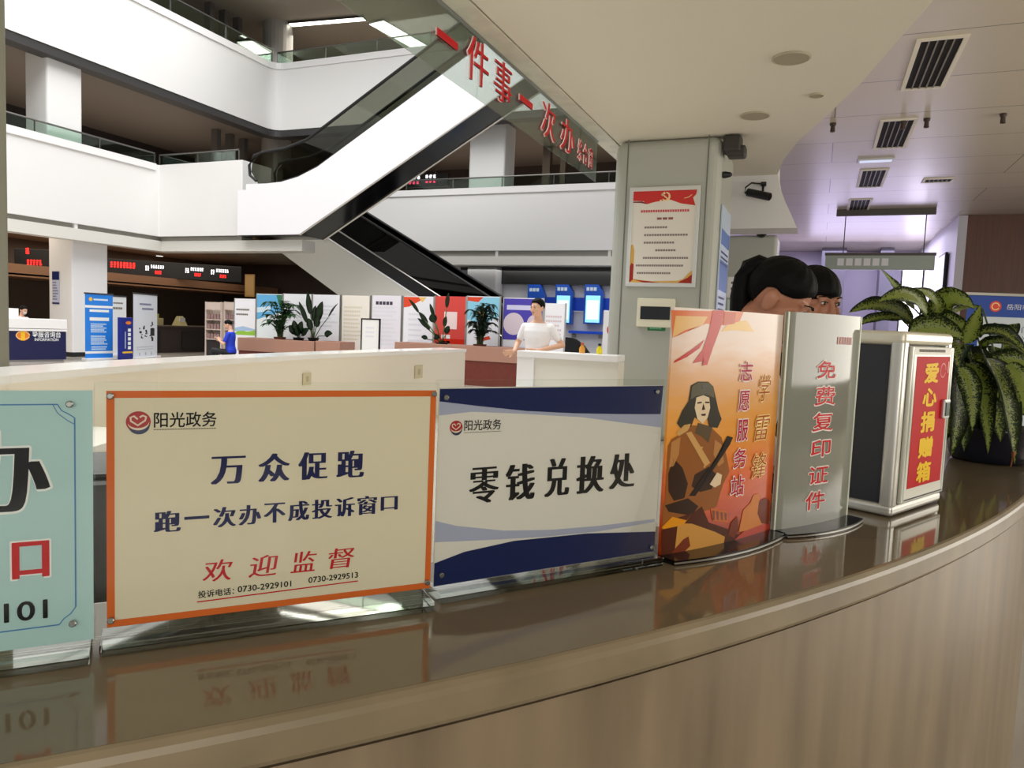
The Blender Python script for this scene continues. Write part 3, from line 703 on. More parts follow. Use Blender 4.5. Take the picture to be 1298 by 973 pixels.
for q_ in (rect(.046, .054, .034, .416), rect(Wb-.022, Wb-.014, .034, .416)): decal(door, q_, mat('pale_glass_edge', (176, 190, 180), .15), -.0065, 'door_stile')
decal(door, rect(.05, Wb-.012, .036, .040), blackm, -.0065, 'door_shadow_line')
zz = [(.357, .380), (.295, .340), (.228, .280), (.158, .212), (.088, .142)]
zz = [(.330, .382), (.270, .318), (.204, .258), (.138, .192), (.074, .128)]
yb = mat('yellow_lettering', (255, 208, 10), .5, spec=.15)
xa, xb_ = rx0+(rx1-rx0)*.24, rx0+(rx1-rx0)*.66
column_text(door, '爱心捐赠箱', [(xa, xb_, a, b_) for a, b_ in zz], yb, -.0072, bold=.05)
decal(door, strip(disc(rx1-.045, .362, .018, .018, 18), .003), mat('stamp_red', (222, 92, 66), .4), -.0070, 'stamp')
decal(door, rect(rx1-.014, rx1-.006, .355, .385), mat('pink_strip', (232, 160, 150), .4), -.0070, 'small_print')
lk = MB().box(Wb-.072, Wb-.03, -.016, -.006, .235, .285, .003).build('lock', chrome, door)
MB().box(Wb-.064, Wb-.038, -.0175, -.0155, .242, .278, .002).build('lock_face', mat('dark_green', (20, 60, 36), .3), door)

# ================================================================== PEOPLE
def evaluated(o):
    bpy.context.view_layer.update()
    dg = bpy.context.evaluated_depsgraph_get()
    return bpy.data.meshes.new_from_object(o.evaluated_get(dg))
def fuse(mb, voxel, smooth=4):
    """weld overlapping rounded volumes into one continuous skin"""
    me = bpy.data.meshes.new('tmp'); mb.b.to_mesh(me); mb.b.free()
    o = bpy.data.objects.new('tmp', me); COL.objects.link(o)
    r = o.modifiers.new('r', 'REMESH'); r.mode = 'VOXEL'; r.voxel_size = voxel
    s = o.modifiers.new('s', 'SMOOTH'); s.iterations = smooth; s.factor = .5
    out = evaluated(o); bpy.data.objects.remove(o); bpy.data.meshes.remove(me); return out
def add_hand(mb, wrist, d, n):
    """palm, four unequal bent fingers and a thumb; d = along the hand, n = out of the palm"""
    d = Vector(d).normalized(); n = Vector(n); n = (n-d*n.dot(d)).normalized(); s = d.cross(n).normalized(); w = Vector(wrist)
    for k in (-1, -.33, .33, 1): mb.cap(w+d*.01+s*k*.02, .013, w+d*.085+s*k*.032, .0115, 8)
    for k, L in zip((-1, -.33, .33, 1), (.062, .078, .082, .070)):
        a = w+d*.088+s*k*.033; b = a+d*L*.5+n*.006+s*k*.003; c = b+d*L*.5+n*.022
        mb.cap(a, .0095, b, .0088, 8); mb.cap(b, .0088, c, .0075, 8)
    a = w+d*.03+s*-.03; b = a+d*.03-s*.028+n*.012; c = b+d*.032-s*.006+n*.012
    mb.cap(a, .014, b, .011, 8); mb.cap(b, .011, c, .009, 8)
def head_shape(mb, hm):
    """skull, jaw, brow, nose, lips, chin and ears around the head's own centre; the face looks along -y"""
    P = lambda x, y, z: hm @ Vector((x, y, z)); R3 = hm.to_3x3().to_4x4()
    E_ = lambda c, r: mb.ell(P(*c), r, R3, 20, 14)
    E_((0, .012, .022), (.074, .093, .092)); E_((0, -.022, -.04), (.060, .068, .078)); E_((0, -.035, -.075), (.042, .046, .038))
    E_((0, -.078, -.098), (.020, .016, .015))
    for s in (-1, 1):
        E_((s*.077, .010, -.018), (.011, .022, .034)); E_((s*.084, .016, -.010), (.007, .017, .024)); E_((s*.045, -.062, -.03), (.022, .022, .022))
        E_((s*.032, -.080, .002), (.017, .011, .010)); mb.cap(P(s*.012, -.090, .018), .007, P(s*.050, -.072, .020), .007, 8)
        E_((s*.010, -.100, -.037), (.0085, .009, .007))
    mb.cap(P(0, -.088, .008), .008, P(0, -.108, -.032), .0115, 10)
    mb.cap(P(-.018, -.088, -.062), .006, P(.018, -.088, -.062), .006, 8); mb.cap(P(-.015, -.087, -.071), .007, P(.015, -.087, -.071), .007, 8)
HAIRLINE = dict(ponytail=[(0, 70), (30, 78), (55, 92), (78, 96), (92, 92), (106, 98), (122, 130), (150, 150), (180, 155)],
                bangs=[(0, 97), (30, 99), (48, 100), (62, 118), (90, 128), (110, 128), (150, 138), (180, 140)],
                short=[(0, 66), (35, 68), (58, 84), (76, 108), (92, 98), (108, 112), (150, 132), (180, 136)])
def hair_cap(hm, kind):
    """smooth cap of hair whose lower edge follows the hairline; azimuth 0 is the brow"""
    t = bmesh.new(); N, K = 64, 22; tab = HAIRLINE[kind]
    ax_, ay_ = [a for a, _ in tab], [b for _, b in tab]
    def pt(az, th, k):
        n = 1+.012*math.sin(az*13+th*3)+.008*math.sin(az*29)
        x, y, z = math.sin(th)*math.sin(az), -math.sin(th)*math.cos(az), math.cos(th)
        return hm @ Vector((x*.086*k*n, y*.106*k*n+.014, z*.099*k*n+.026))
    O, I = [], []
    for i in range(K+1):
        ro, ri = [], []
        for j in range(N):
            az = 2*PI*j/N; d = math.degrees(az); d = d if d <= 180 else 360-d
            lim = math.radians(np.interp(d, ax_, ay_)); th = max(.03, lim*i/K); e = .5+.5*math.cos(PI*max(0, (i/K-.8)/.2)) if i/K > .8 else 1
            ro.append(t.verts.new(pt(az, th, .93+.07*e))); ri.append(t.verts.new(pt(az, th, .88)))
        O.append(ro); I.append(ri)
    for i in range(K):
        for j in range(N):
            q = (j+1) % N; t.faces.new((O[i][j], O[i][q], O[i+1][q], O[i+1][j])); t.faces.new((I[i][j], I[i+1][j], I[i+1][q], I[i][q]))
    for j in range(N): q = (j+1) % N; t.faces.new((O[K][j], O[K][q], I[K][q], I[K][j]))
    t.faces.new(O[0][::-1]); t.faces.new(I[0])
    bmesh.ops.recalc_face_normals(t, faces=t.faces[:])
    return t
def torso_rings(pel, lean, prof, up=None):
    R = []
    for z, rx, ry, yo in prof:
        cx, cy = pel[0], pel[1]+yo-lean*(z)
        R.append([(cx+rx*math.cos(a)*(1 if abs(math.cos(a)) < .99 else 1), cy+ry*math.sin(a), pel[2]+z) for a in np.linspace(0, 2*PI, 28, endpoint=False)])
    return R
def person(label, loc, face, J, hairstyle, cols, voxel=.007, hp=0, hy=0, hr=0, lean=0.0, width=1.0, extra=None):
    """J: joints in metres, the figure facing -y: pelvis, knees, ankles, elbows, wrists (left/right lists)"""
    t = thing('person', label, 'person', loc, face)
    pel = Vector(J['pelvis']); w = width
    sh_z = .50; nk = Vector((pel.x, pel.y-lean*.56, pel.z+.56))
    hm = Matrix.Translation(nk+Vector((0, -.018, .05))) @ Euler((hp, hr, hy), 'XYZ').to_matrix().to_4x4() @ Matrix.Translation((0, -.012, .118))
    prof = [(-.10, .12, .085, 0), (-.04, .165*w, .115, .01), (.04, .165*w, .112, .01), (.14, .140*w, .095, .0), (.24, .140*w, .095, 0), (.34, .160*w, .108, .0), (.42, .172*w, .108, .0), (.48, .165*w, .090, .005), (.525, .110*w, .07, .008), (.56, .058, .056, .0)]
    skinm = cols['skin']
    mb = MB(); mb.loft(torso_rings(pel, lean, prof)); mb.cap(nk+Vector((0, .005, -.03)), .058, nk+Vector((0, -.012, .085)), .050)
    head_shape(mb, hm)
    cl = MB(); cl.loft(torso_rings(pel, lean, [(z, rx+.014, ry+.014, yo) for z, rx, ry, yo in prof[1:-1]]))
    tr = MB()
    tr.loft(torso_rings(pel, lean*.3, [(z, rx+.012, ry+.012, yo) for z, rx, ry, yo in prof[:3]]))
    for i, s in enumerate((-1, 1)):
        sh = Vector((pel.x+s*.165*w, pel.y-lean*sh_z+.005, pel.z+sh_z-.035)); el = Vector(J['elbows'][i]); wr = Vector(J['wrists'][i])
        mb.cap(sh, .050, el, .038); mb.cap(el, .038, wr, .026); add_hand(mb, wr, J.get('hands', [wr-el]*2)[i] or (wr-el), J.get('palms', [(0, -1, 0)]*2)[i])
        sl = J.get('sleeve', .55); cl.cap(sh, .063, sh.lerp(el, min(sl, 1)), .053)
        if sl > 1: cl.cap(el, .050, el.lerp(wr, sl-1), .036)
        hip = pel+Vector((s*.09*w, 0, -.04)); kn = Vector(J['knees'][i]); an = Vector(J['ankles'][i])
        mb.cap(hip, .082, kn, .054); mb.cap(kn, .054, an, .036)
        tr.cap(hip, .092, kn, .066); tr.cap(kn, .066, an+(kn-an)*.06, .052)
        td = Vector(J.get('toes', (0, -1, 0)))
        mb.cap(an, .034, an+Vector((0, 0, -.05))-td*.01, .03); mb.cap(an+Vector((0, 0, -.055)), .03, an+td*.13+Vector((0, 0, -.06)), .026)
    body = link('body', fuse(mb, voxel), skinm, t, True)
    link('shirt', fuse(cl, max(voxel, .008)), cols['shirt'], t, True)
    link('trousers', fuse(tr, max(voxel, .01)), cols['trousers'], t, True)
    for i, s in enumerate((-1, 1)):
        an = Vector(J['ankles'][i]); td = Vector(J.get('toes', (0, -1, 0))); f = MB()
        f.cap(an+Vector((0, 0, -.045))-td*.015, .040, an+Vector((0, 0, -.05))+td*.13, .034); link('shoe', fuse(f, .01), blackm, t, True)
    hm_ = MB(); hm_._take(hair_cap(hm, hairstyle))
    if hairstyle == 'ponytail':
        r0 = hm @ Vector((0, .100, .062)); D = lambda x, y, z: r0+Vector((x, y, z))
        for dx, dy in ((0, 0), (.013, .002), (-.013, .002), (.0, .010)):
            hm_.tube([D(0, -.03, -.01), D(dx*.6, .016+dy*.5, .006), D(dx, .036+dy, -.006), D(dx*1.3, .052+dy, -.04), D(dx*1.4, .062+dy, -.10), D(dx*1.3, .062+dy, -.17), D(dx*.7, .054+dy, -.25), D(dx*.3, .05, -.30)],
                     lambda q: .013+.016*math.sin(PI*min(1, q*.8+.12)), 12)
    hm_.build('hair', cols['hair'], t, True)
    ew = mat('eye_white', (226, 222, 216), .3); ei = mat('iris_dark', (30, 20, 16), .2); lipm = cols.get('lip', mat('lip_rose', (168, 92, 84), .45))
    for s in (-1, 1):
        e = MB(); e.ell(hm @ Vector((s*.032, -.0830, .002)), (.0115, .0095, .0062), hm.to_3x3().to_4x4(), 14, 10); eo = e.build('eye', ew, t, True)
        e = MB(); e.ell(hm @ Vector((s*.032, -.0908, .001)), (.0052, .003, .0056), hm.to_3x3().to_4x4(), 12, 8); e.build('iris', ei, eo, True)
        MB().tube([hm @ Vector((s*.014, -.0985, .022)), hm @ Vector((s*.032, -.0935, .0275)), hm @ Vector((s*.053, -.077, .022))], .0028, 8, .0016).build('eyebrow', cols['hair'], t)
        MB().tube([hm @ Vector((s*.019, -.0915, .004)), hm @ Vector((s*.032, -.0925, .0085)), hm @ Vector((s*.045, -.083, .004))], .0018, 6).build('eyelid', mat('lash', (30, 20, 18), .5), t)
    e = MB(); e.tube([hm @ Vector((-.021, -.0865, -.066)), hm @ Vector((-.008, -.0965, -.0635)), hm @ Vector((0, -.0965, -.065)), hm @ Vector((.008, -.0965, -.0635)), hm @ Vector((.021, -.0865, -.066))], .0042, 8); e.build('lips', lipm, t, True)
    if extra: extra(t, hm)
    return t
hairm = mat('black_hair', (10, 9, 9), .6, bump=.3, nscale=60, spec=.12)
skin1 = mat('skin', (184, 126, 98), .5)
def standing(h=0.90, el=None, wr=None, **k):
    d = dict(pelvis=(0, 0, h), knees=[(-.1, -.02, .48), (.1, -.02, .48)], ankles=[(-.1, .02, .085), (.1, .02, .085)],
             elbows=el or [(-.25, .02, h+.20), (.25, .02, h+.20)], wrists=wr or [(-.24, -.1, h-.02), (.24, -.1, h-.02)])
    d.update(k); return d
dress = mat('navy_uniform', (28, 30, 44), .7)
# woman with a ponytail, reading what lies on the desk before her
pw = atd(930, 420, 2.33)
def hairclip(t, hm):
    m = MB(); m.ell(hm @ Vector((.062, .085, .07)), (.007, .020, .012), (hm.to_3x3() @ Euler((.6, 0, .35)).to_matrix()).to_4x4(), 16, 10)
    m.build('hair_clip', mat('pale_clip', (206, 200, 210), .3), t, True)
def collar(t, hm): pass
person('woman with a black ponytail bending her head, standing behind the orange soldier board', (pw[0], pw[1], 0), math.radians(78), standing(.865, [(-.23, -.03, 1.12), (.23, -.03, 1.12)], [(-.14, -.2, .95), (.14, -.2, .95)], sleeve=1.5), 'ponytail',
       dict(skin=skin1, shirt=mat('white_blouse', (216, 216, 222), .7), trousers=dress, hair=hairm), voxel=.0055, hp=.55, hy=.12, lean=.08, extra=hairclip)
pw2 = atd(1010, 420, 2.80)
person('woman with a straight black fringe looking down, behind the grey translucent board', (pw2[0], pw2[1], 0), math.radians(42), standing(.872, [(-.23, -.03, 1.12), (.23, -.03, 1.12)], [(-.14, -.2, .95), (.14, -.2, .95)], sleeve=1.5), 'bangs',
       dict(skin=skin1, shirt=mat('dark_jacket', (34, 34, 44), .7), trousers=dress, hair=hairm), voxel=.0055, hp=.2, lean=.05)
# man in white at the open end of the counter
pm_ = atd(681, 430, 9.62)
person('man in a white short-sleeved shirt standing behind the white counter block', (pm_[0], pm_[1], 0), math.radians(2), standing(.99, [(-.27, .0, 1.24), (.33, .06, 1.24)], [(-.25, -.18, 1.13), (.08, -.20, 1.16)], hands=[(-.5, -.5, -.1), (-.9, -.25, -.1)], sleeve=.62), 'short',
       dict(skin=mat('skin_light', (226, 178, 150), .5), shirt=mat('white_shirt', (244, 243, 245), .7), trousers=mat('dark_trousers', (40, 42, 52), .7), hair=hairm), voxel=.008, hp=.05, hy=-.35, lean=.0, width=1.05)
# person seated by the planter
psit = ony(287, 445, 15.3)
person('person in a bright blue shirt sitting on the low bench, looking at a phone', (psit[0]+.15, 15.3, .0), math.radians(-68),
       dict(pelvis=(0, 0, .50), knees=[(-.12, -.42, .50), (.12, -.42, .52)], ankles=[(-.14, -.62, .085), (.12, -.66, .085)], elbows=[(-.24, -.10, .70), (.24, -.10, .70)], wrists=[(-.08, -.30, .80), (.08, -.30, .80)], sleeve=.7), 'short',
       dict(skin=mat('skin_light'), shirt=mat('bright_blue_shirt', (24, 60, 205), .6), trousers=mat('black_trousers', (24, 24, 28), .7), hair=hairm), voxel=.008, hp=.35, lean=.02)
ph = thing('mobile_phone', 'pale phone held up by the seated person in blue', 'phone', (0, 0, 0), 0)
pd = np.array([psit[0]+.15, 15.3]) ; dv = np.array([-math.cos(math.radians(-68-90))*-1, math.sin(math.radians(-68-90))])
ph.location = (pd[0]+dv[0]*.40, pd[1]+dv[1]*.40, .86); ph.rotation_euler = (math.radians(-30), 0, math.radians(-68))
MB().box(-.036, .036, -.004, .004, -.07, .07, .003).build('case', mat('phone_shell', (214, 214, 220), .3), ph)
MB().box(-.032, .032, .0042, .005, -.064, .064).build('screen', black, ph)
# clerk behind the information desk
pcl = ony(40, 420, 13.55) 
pcl = np.array([-20.74, 13.82, 0])
def mask(t, hm):
    m = MB(); m.ell(hm @ Vector((0, -.062, -.058)), (.052, .045, .040), hm.to_3x3().to_4x4(), 18, 12); m.build('face_mask', mat('white_mask', (236, 238, 240), .7), t, True)
person('clerk in a white top and face mask sitting behind the information desk', tuple(pcl), math.radians(100),
       dict(pelvis=(0, 0, .66), knees=[(-.12, -.38, .52), (.12, -.38, .52)], ankles=[(-.12, -.42, .085), (.12, -.42, .085)], elbows=[(-.24, -.12, .76), (.24, -.12, .76)], wrists=[(-.12, -.34, .80), (.12, -.34, .80)], sleeve=.7), 'short',
       dict(skin=mat('skin_light'), shirt=mat('white_shirt'), trousers=mat('black_trousers'), hair=hairm), voxel=.009, hp=.3, extra=mask)
st = thing('stool', 'dark stool under the clerk behind the information desk', 'stool', tuple(pcl), 0)
MB().lathe([(.19, .40), (.20, .42), (.20, .44), (.18, .455)], (0, 0, .10)).build('seat', blackm, st); MB().lathe([(.025, .04), (.025, .50)]).build('post', steel, st); MB().lathe([(.22, 0), (.22, .02), (.04, .05)]).build('base', steel, st)

# ================================================================== PLANTS
def leafmat(name, edge_c, mid_c, scale=60, mul_=1.5):
    m = bpy.data.materials.new(name); m.use_nodes = True; nt = m.node_tree; b = nt.nodes['Principled BSDF']
    at = nt.nodes.new('ShaderNodeAttribute'); at.attribute_name = 'across'
    tc = nt.nodes.new('ShaderNodeTexCoord'); nz = nt.nodes.new('ShaderNodeTexNoise'); nz.inputs['Scale'].default_value = scale; nz.inputs['Detail'].default_value = 3
    ma = nt.nodes.new('ShaderNodeMath'); ma.operation = 'MULTIPLY_ADD'; ma.inputs[1].default_value = mul_; 
    sb = nt.nodes.new('ShaderNodeMath'); sb.operation = 'SUBTRACT'; sb.inputs[1].default_value = .5
    rp = nt.nodes.new('ShaderNodeValToRGB'); rp.color_ramp.elements[0].position = .42; rp.color_ramp.elements[1].position = .58
    rp.color_ramp.elements[0].color = lin(mid_c); rp.color_ramp.elements[1].color = lin(edge_c)
    nt.links.new(tc.outputs['Object'], nz.inputs['Vector']); nt.links.new(nz.outputs[0], sb.inputs[0]); nt.links.new(sb.outputs[0], ma.inputs[0]); nt.links.new(at.outputs['Fac'], ma.inputs[2])
    nt.links.new(ma.outputs[0], rp.inputs[0]); nt.links.new(rp.outputs[0], b.inputs['Base Color']); b.inputs['Roughness'].default_value = .38
    _mats[name] = m; return m
def leaf(b, lay, base, mid, tip, width, face, fold=.25, n=14, vfac=0.0, wavy=.08):
    base, mid, tip, face = Vector(base), Vector(mid), Vector(tip), Vector(face).normalized()
    L, C_, R = [], [], []
    for i in range(n+1):
        u = i/n; p = base*(1-u)**2+mid*2*u*(1-u)+tip*u*u; t = ((mid-base)*(1-u)+(tip-mid)*u).normalized()
        s = t.cross(face)
        s = s.normalized() if s.length > 1e-4 else Vector((1, 0, 0)); nn = s.cross(t)
        w = width*.5*(math.sin(PI*min(1, u**.75))**.8)*(1-u*.12)+.0006
        wv = wavy*w*math.sin(u*17)
        L.append(b.verts.new(p-s*w+nn*(fold*w+wv))); C_.append(b.verts.new(p)); R.append(b.verts.new(p+s*w+nn*(fold*w-wv)))
    for i in range(n+1):
        C_[i][lay] = 0.0+vfac; L[i][lay] = .85+vfac; R[i][lay] = .85+vfac
    for i in range(n):
        b.faces.new((L[i], C_[i], C_[i+1], L[i+1])); b.faces.new((C_[i], R[i], R[i+1], C_[i+1]))
def foliage(name, leaves, m, parent, origin):
    b = bmesh.new(); lay = b.verts.layers.float.new('across')
    for lf in leaves: leaf(b, lay, **lf)
    o_ = Vector(origin)
    for v in b.verts: v.co -= o_
    bmesh.ops.solidify(b, geom=b.faces[:], thickness=.0012)
    me = bpy.data.meshes.new(name); b.to_mesh(me); b.free()
    return link(name, me, m, parent, True)
# big variegated plant on the counter, to the right of the donation box
pz = 2.62
pot = atd(1252, 588, 2.78); pot[2] = ZC
dief = thing('potted_plant', 'large speckled green and yellow leafed plant in a dark pot beside the donation box', 'plant', pot)
MB().lathe([(.10, 0), (.125, .004), (.135, .03), (.150, .12), (.155, .128), (.150, .132), (.142, .128), (.138, .11), (.02, .105)], n=36).build('pot', mat('dark_blue_pot', (18, 20, 34), .25), dief, True)
spec_m = leafmat('speckled_leaf', (36, 54, 26), (158, 172, 80), 190, 2.6)
core = Vector((pot[0], pot[1], ZC+.12))
toC = Vector(-FW)
LV, STEMS = [], []
rng = random.Random(11)
def V3(p): return Vector([float(x) for x in p])
def PL(b_, m_, t_, w, Z0=2.6, Z1=None, facing=None, vf=0.0, fold=.22, st=True):
    """one leaf: base, bend and tip as seen, at depths Z0..Z1 in front of the viewer; w in metres"""
    Z1 = Z1 or Z0
    B, M_, T_ = V3(atd(*b_, Z0)), V3(atd(*m_, (Z0+Z1)/2)), V3(atd(*t_, Z1))
    f = Vector(facing) if facing else toC+Vector((rng.uniform(-.35, .35), rng.uniform(-.3, .3), .35+rng.uniform(-.1, .4)))
    LV.append(dict(base=B, mid=M_, tip=T_, width=w*(1.0 if t_[1] < 430 else 1.3), face=f, fold=fold, vfac=vf))
    if st: STEMS.append((B, Z0))
PL((1160, 392), (1142, 372), (1117, 341), .052, 2.55, 2.5, vf=-.12)
PL((1176, 402), (1160, 360), (1112, 382), .085, 2.5, 2.4, vf=.0)
PL((1183, 408), (1200, 372), (1150, 366), .07, 2.6, 2.5, vf=-.1)
PL((1150, 412), (1150, 396), (1136, 378), .05, 2.6, vf=-.15)
PL((1160, 412), (1125, 372), (1076, 396), .095, 2.6, 2.5, vf=.12)
PL((1150, 405), (1108, 396), (1085, 414), .06, 2.62, vf=.15)
PL((1180, 412), (1200, 360), (1236, 392), .115, 2.7, 2.6, vf=-.1)
PL((1165, 420), (1195, 396), (1232, 420), .10, 2.62, 2.55, vf=.05)
PL((1150, 424), (1190, 408), (1222, 430), .09, 2.5, 2.48, vf=.05)
PL((1222, 436), (1232, 415), (1243, 386), .062, 2.5, 2.45, vf=-.12, fold=.35)
PL((1238, 424), (1272, 408), (1300, 448), .065, 2.55, 2.4, vf=.3)
PL((1240, 440), (1280, 418), (1312, 462), .05, 2.6, 2.4, vf=.2)
PL((1235, 455), (1272, 440), (1286, 588), .115, 2.6, 2.35, vf=.3, fold=.4)
PL((1225, 460), (1248, 470), (1252, 575), .075, 2.55, 2.42, vf=.1, fold=.4)
PL((1215, 465), (1235, 480), (1232, 548), .06, 2.5, 2.42, vf=.1)
PL((1275, 462), (1298, 470), (1296, 526), .065, 2.5, 2.42, vf=-.05)
PL((1215, 450), (1222, 500), (1205, 578), .10, 2.6, 2.5, vf=.32)
PL((1208, 440), (1212, 490), (1198, 560), .09, 2.62, 2.55, vf=.32)
PL((1225, 470), (1215, 520), (1222, 572), .10, 2.7, 2.62, vf=.3)
PL((1245, 500), (1262, 515), (1268, 560), .08, 2.7, 2.6, vf=.25)
PL((1218, 440), (1208, 420), (1215, 470), .08, 2.6, 2.5, vf=.3)
PL((1230, 445), (1245, 450), (1240, 500), .08, 2.62, 2.6, vf=.3)
PL((1240, 470), (1300, 440), (1345, 500), .09, 2.7, 2.6, vf=.05)
PL((1250, 500), (1310, 500), (1350, 560), .09, 2.75, 2.6, vf=.1)
for k in range(9):
    a = rng.uniform(0, 2*PI); h = rng.uniform(.2, .46); r = rng.uniform(.14, .3)
    B = core+Vector((math.cos(a)*.06, math.sin(a)*.06, h)); T_ = core+Vector((math.cos(a)*r, math.sin(a)*r, h-rng.uniform(.0, .16))); 
    if math.cos(a)*.42+math.sin(a)*-.9 > .5: continue
    LV.append(dict(base=B, mid=(B+T_)/2+Vector((0, 0, .07)), tip=T_, width=rng.uniform(.09, .13), face=Vector((0, 0, 1)), fold=.2, vfac=rng.choice([0, .1, .25])))
    STEMS.append((B, 2.7))
foliage('leaves', LV, spec_m, dief, pot)
sm_ = MB()
for B, _ in STEMS:
    a = core+Vector((rng.uniform(-.04, .04), rng.uniform(-.04, .04), -.02)); mid = (a*.6+B*.4); mid = Vector((mid.x, mid.y, a.z+(B.z-a.z)*.62))
    sm_.tube([p-V3(pot) for p in (a, a.lerp(mid, .5), mid, mid.lerp(B, .55)+Vector((0, 0, .008)), B)], .0055, 8, .0028)
sm_.build('stems', mat('plant_stem', (66, 84, 40), .45), dief, True)
bt = MB(); tb = V3(atd(1284, 580, 2.36))-V3(pot); bt.tube([tb+Vector((0, 0, .02)), tb, tb+Vector((-.004, .0, -.03))], .006, 8, .001); bt.build('withered_tip', mat('withered', (150, 84, 40), .6), dief)

# ================================================================== ON THE PILLAR
FC = Fr((-2.71, 9.8, 0), 0.0)
a, b_ = FC.loc(792, 363), FC.loc(887, 236)
W_, H_ = .93, 1.31
pf = thing('framed_notice', 'silver framed party notice with a red banner top hanging on the pillar', 'notice', (-2.71+a[0]+.01, 9.8, a[1]), 0)
MB().box(0, W_, -.012, 0, 0, H_).build('backing', grey, pf)
fm = MB()
fm.box(0, W_, -.035, -.0, 0, .055, .008).box(0, W_, -.035, -.0, H_-.055, H_, .008).box(0, .05, -.034, 0, .05, H_-.05, .006).box(W_-.05, W_, -.034, 0, .05, H_-.05, .006)
fm.build('frame', mat('silver_frame', (216, 218, 214), .3, metal=.3), pf)
sh = MB().box(.05, W_-.05, -.016, -.012, .055, H_-.055).build('sheet', mat('notice_sheet', (232, 226, 214), .5), pf)
x0, x1, z0, z1 = .05, W_-.05, .055, H_-.055
decal(sh, [(x0, z1), (x1, z1), (x1-.01, z1-.06), (x1-.045, z1-.10), (x1-.01, z1-.2), (x1-.2, z1-.17), (x0+.5, z1-.12), (x0+.3, z1-.14), (x0+.18, z1-.17), (x0+.14, z1-.13), (x0, z1-.12)], mat('banner_red', (206, 40, 34), .45), -.0168, 'red_banner')
decal(sh, [(x0, z1-.13), (x0+.12, z1-.13), (x0+.17, z1-.15), (x0+.17, z1-.165), (x0+.1, z1-.15), (x0, z1-.145)], mat('banner_fold', (120, 40, 36), .5), -.0172, 'banner_fold')
gold = mat('emblem_gold', (240, 214, 160), .4)
ec = (x0+.43, z1-.075)
decal(sh, strip([(ec[0]+.05*math.cos(t), ec[1]+.052*math.sin(t)) for t in np.linspace(-2.5, 1.5, 16)], lambda q: .012+.014*math.sin(PI*q)), gold, -.0176, 'emblem')
decal(sh, [strip([(ec[0]-.045, ec[1]+.03), (ec[0]+.052, ec[1]-.052)], .016), strip([(ec[0]-.055, ec[1]+.015), (ec[0]-.012, ec[1]+.052)], .028), strip([(ec[0]-.05, ec[1]-.05), (ec[0]-.075, ec[1]-.05)], .018)], gold, -.0177, 'emblem')
decal(sh, strip([(x1-.16, z1-.105), (x1-.10, z1-.09), (x1-.06, z1-.06)], .008), gold, -.0176, 'banner_glint')
decal(sh, rows(x0+.11, x1-.06, z1-.245, 1, .03, .032, .02, 2), mat('rose_print', (206, 92, 96), .5), -.0168, 'small_print')
decal(sh, rows(x0+.33, x1-.27, z1-.345, 1, .03, .03, .02, 2, .075), mat('brown_print', (150, 96, 90), .5), -.0168, 'small_print')
tx = []
for i, (c0, c1) in enumerate([(.17, .5), (.17, .78), (.17, .62), (.33, .62)]): tx += rows(x0+c0, x0+c1, z1-.46-.1*i, 1, 1, .026, .05, i, .034)
for i, (c0, c1) in enumerate([(.17, .8), (.08, .74), (.1, .6)]): tx += rows(x0+c0, x0+c1, z1-.86-.1*i, 1, 1, .026, .05, i, .03)
decal(sh, tx, mat('grey_print', (140, 128, 124), .5), -.0168, 'small_print')
decal(sh, [(x0, z0), (x1, z0), (x1, z0+.17), (x1-.05, z0+.13), (x1-.12, z0+.05), (x1-.2, z0+.03), (x0+.3, z0+.02), (x0+.1, z0+.04), (x0+.05, z0+.05), (x0+.05, z0+.42), (x0+.03, z0+.5), (x0, z0+.5)], mat('gold_border_print', (222, 176, 96), .5), -.0166, 'printed_border')
decal(sh, [[(x0, z0), (x0+.05, z0+.04), (x0+.05, z0+.24), (x0+.02, z0+.26), (x0, z0+.22)], [(x1, z0), (x1, z0+.12), (x1-.06, z0+.07), (x1-.16, z0+.02), (x1-.18, z0)], [(x0+.05, z0+.04), (x0+.3, z0+.015), (x0+.42, z0), (x0+.2, z0)]], mat('border_red_print', (170, 52, 44), .5), -.0170, 'printed_border')
a, b_ = FC.loc(808, 414), FC.loc(857, 379)
eb = thing('breaker_box', 'cream breaker box with a dark flap on the pillar, below the framed notice', 'electrical box', (-2.71+a[0], 9.8, a[1]), 0)
we, he = b_[0]-a[0], b_[1]-a[1]
MB().box(0, we, -.09, 0, 0, he, .012).build('casing', mat('cream_plastic', (232, 228, 204), .4), eb)
MB().box(.05, we-.05, -.1, -.09, he*.27, he*.72, .005).build('flap', black, eb)
gs = thing('door_plate', 'small green plate on the pillar under the breaker box', 'plate', (-2.71+FC.loc(821, 413)[0], 9.8, FC.loc(821, 413)[1]-.06), 0)
MB().box(0, .24, -.006, 0, 0, .085, .002).build('plate', mat('green_plate', (22, 116, 66), .4), gs)
decal(gs, rows(.03, .21, .062, 1, .1, .04, 0, 3), mat('pale_green', (120, 190, 150), .5), -.0066, 'small_print')
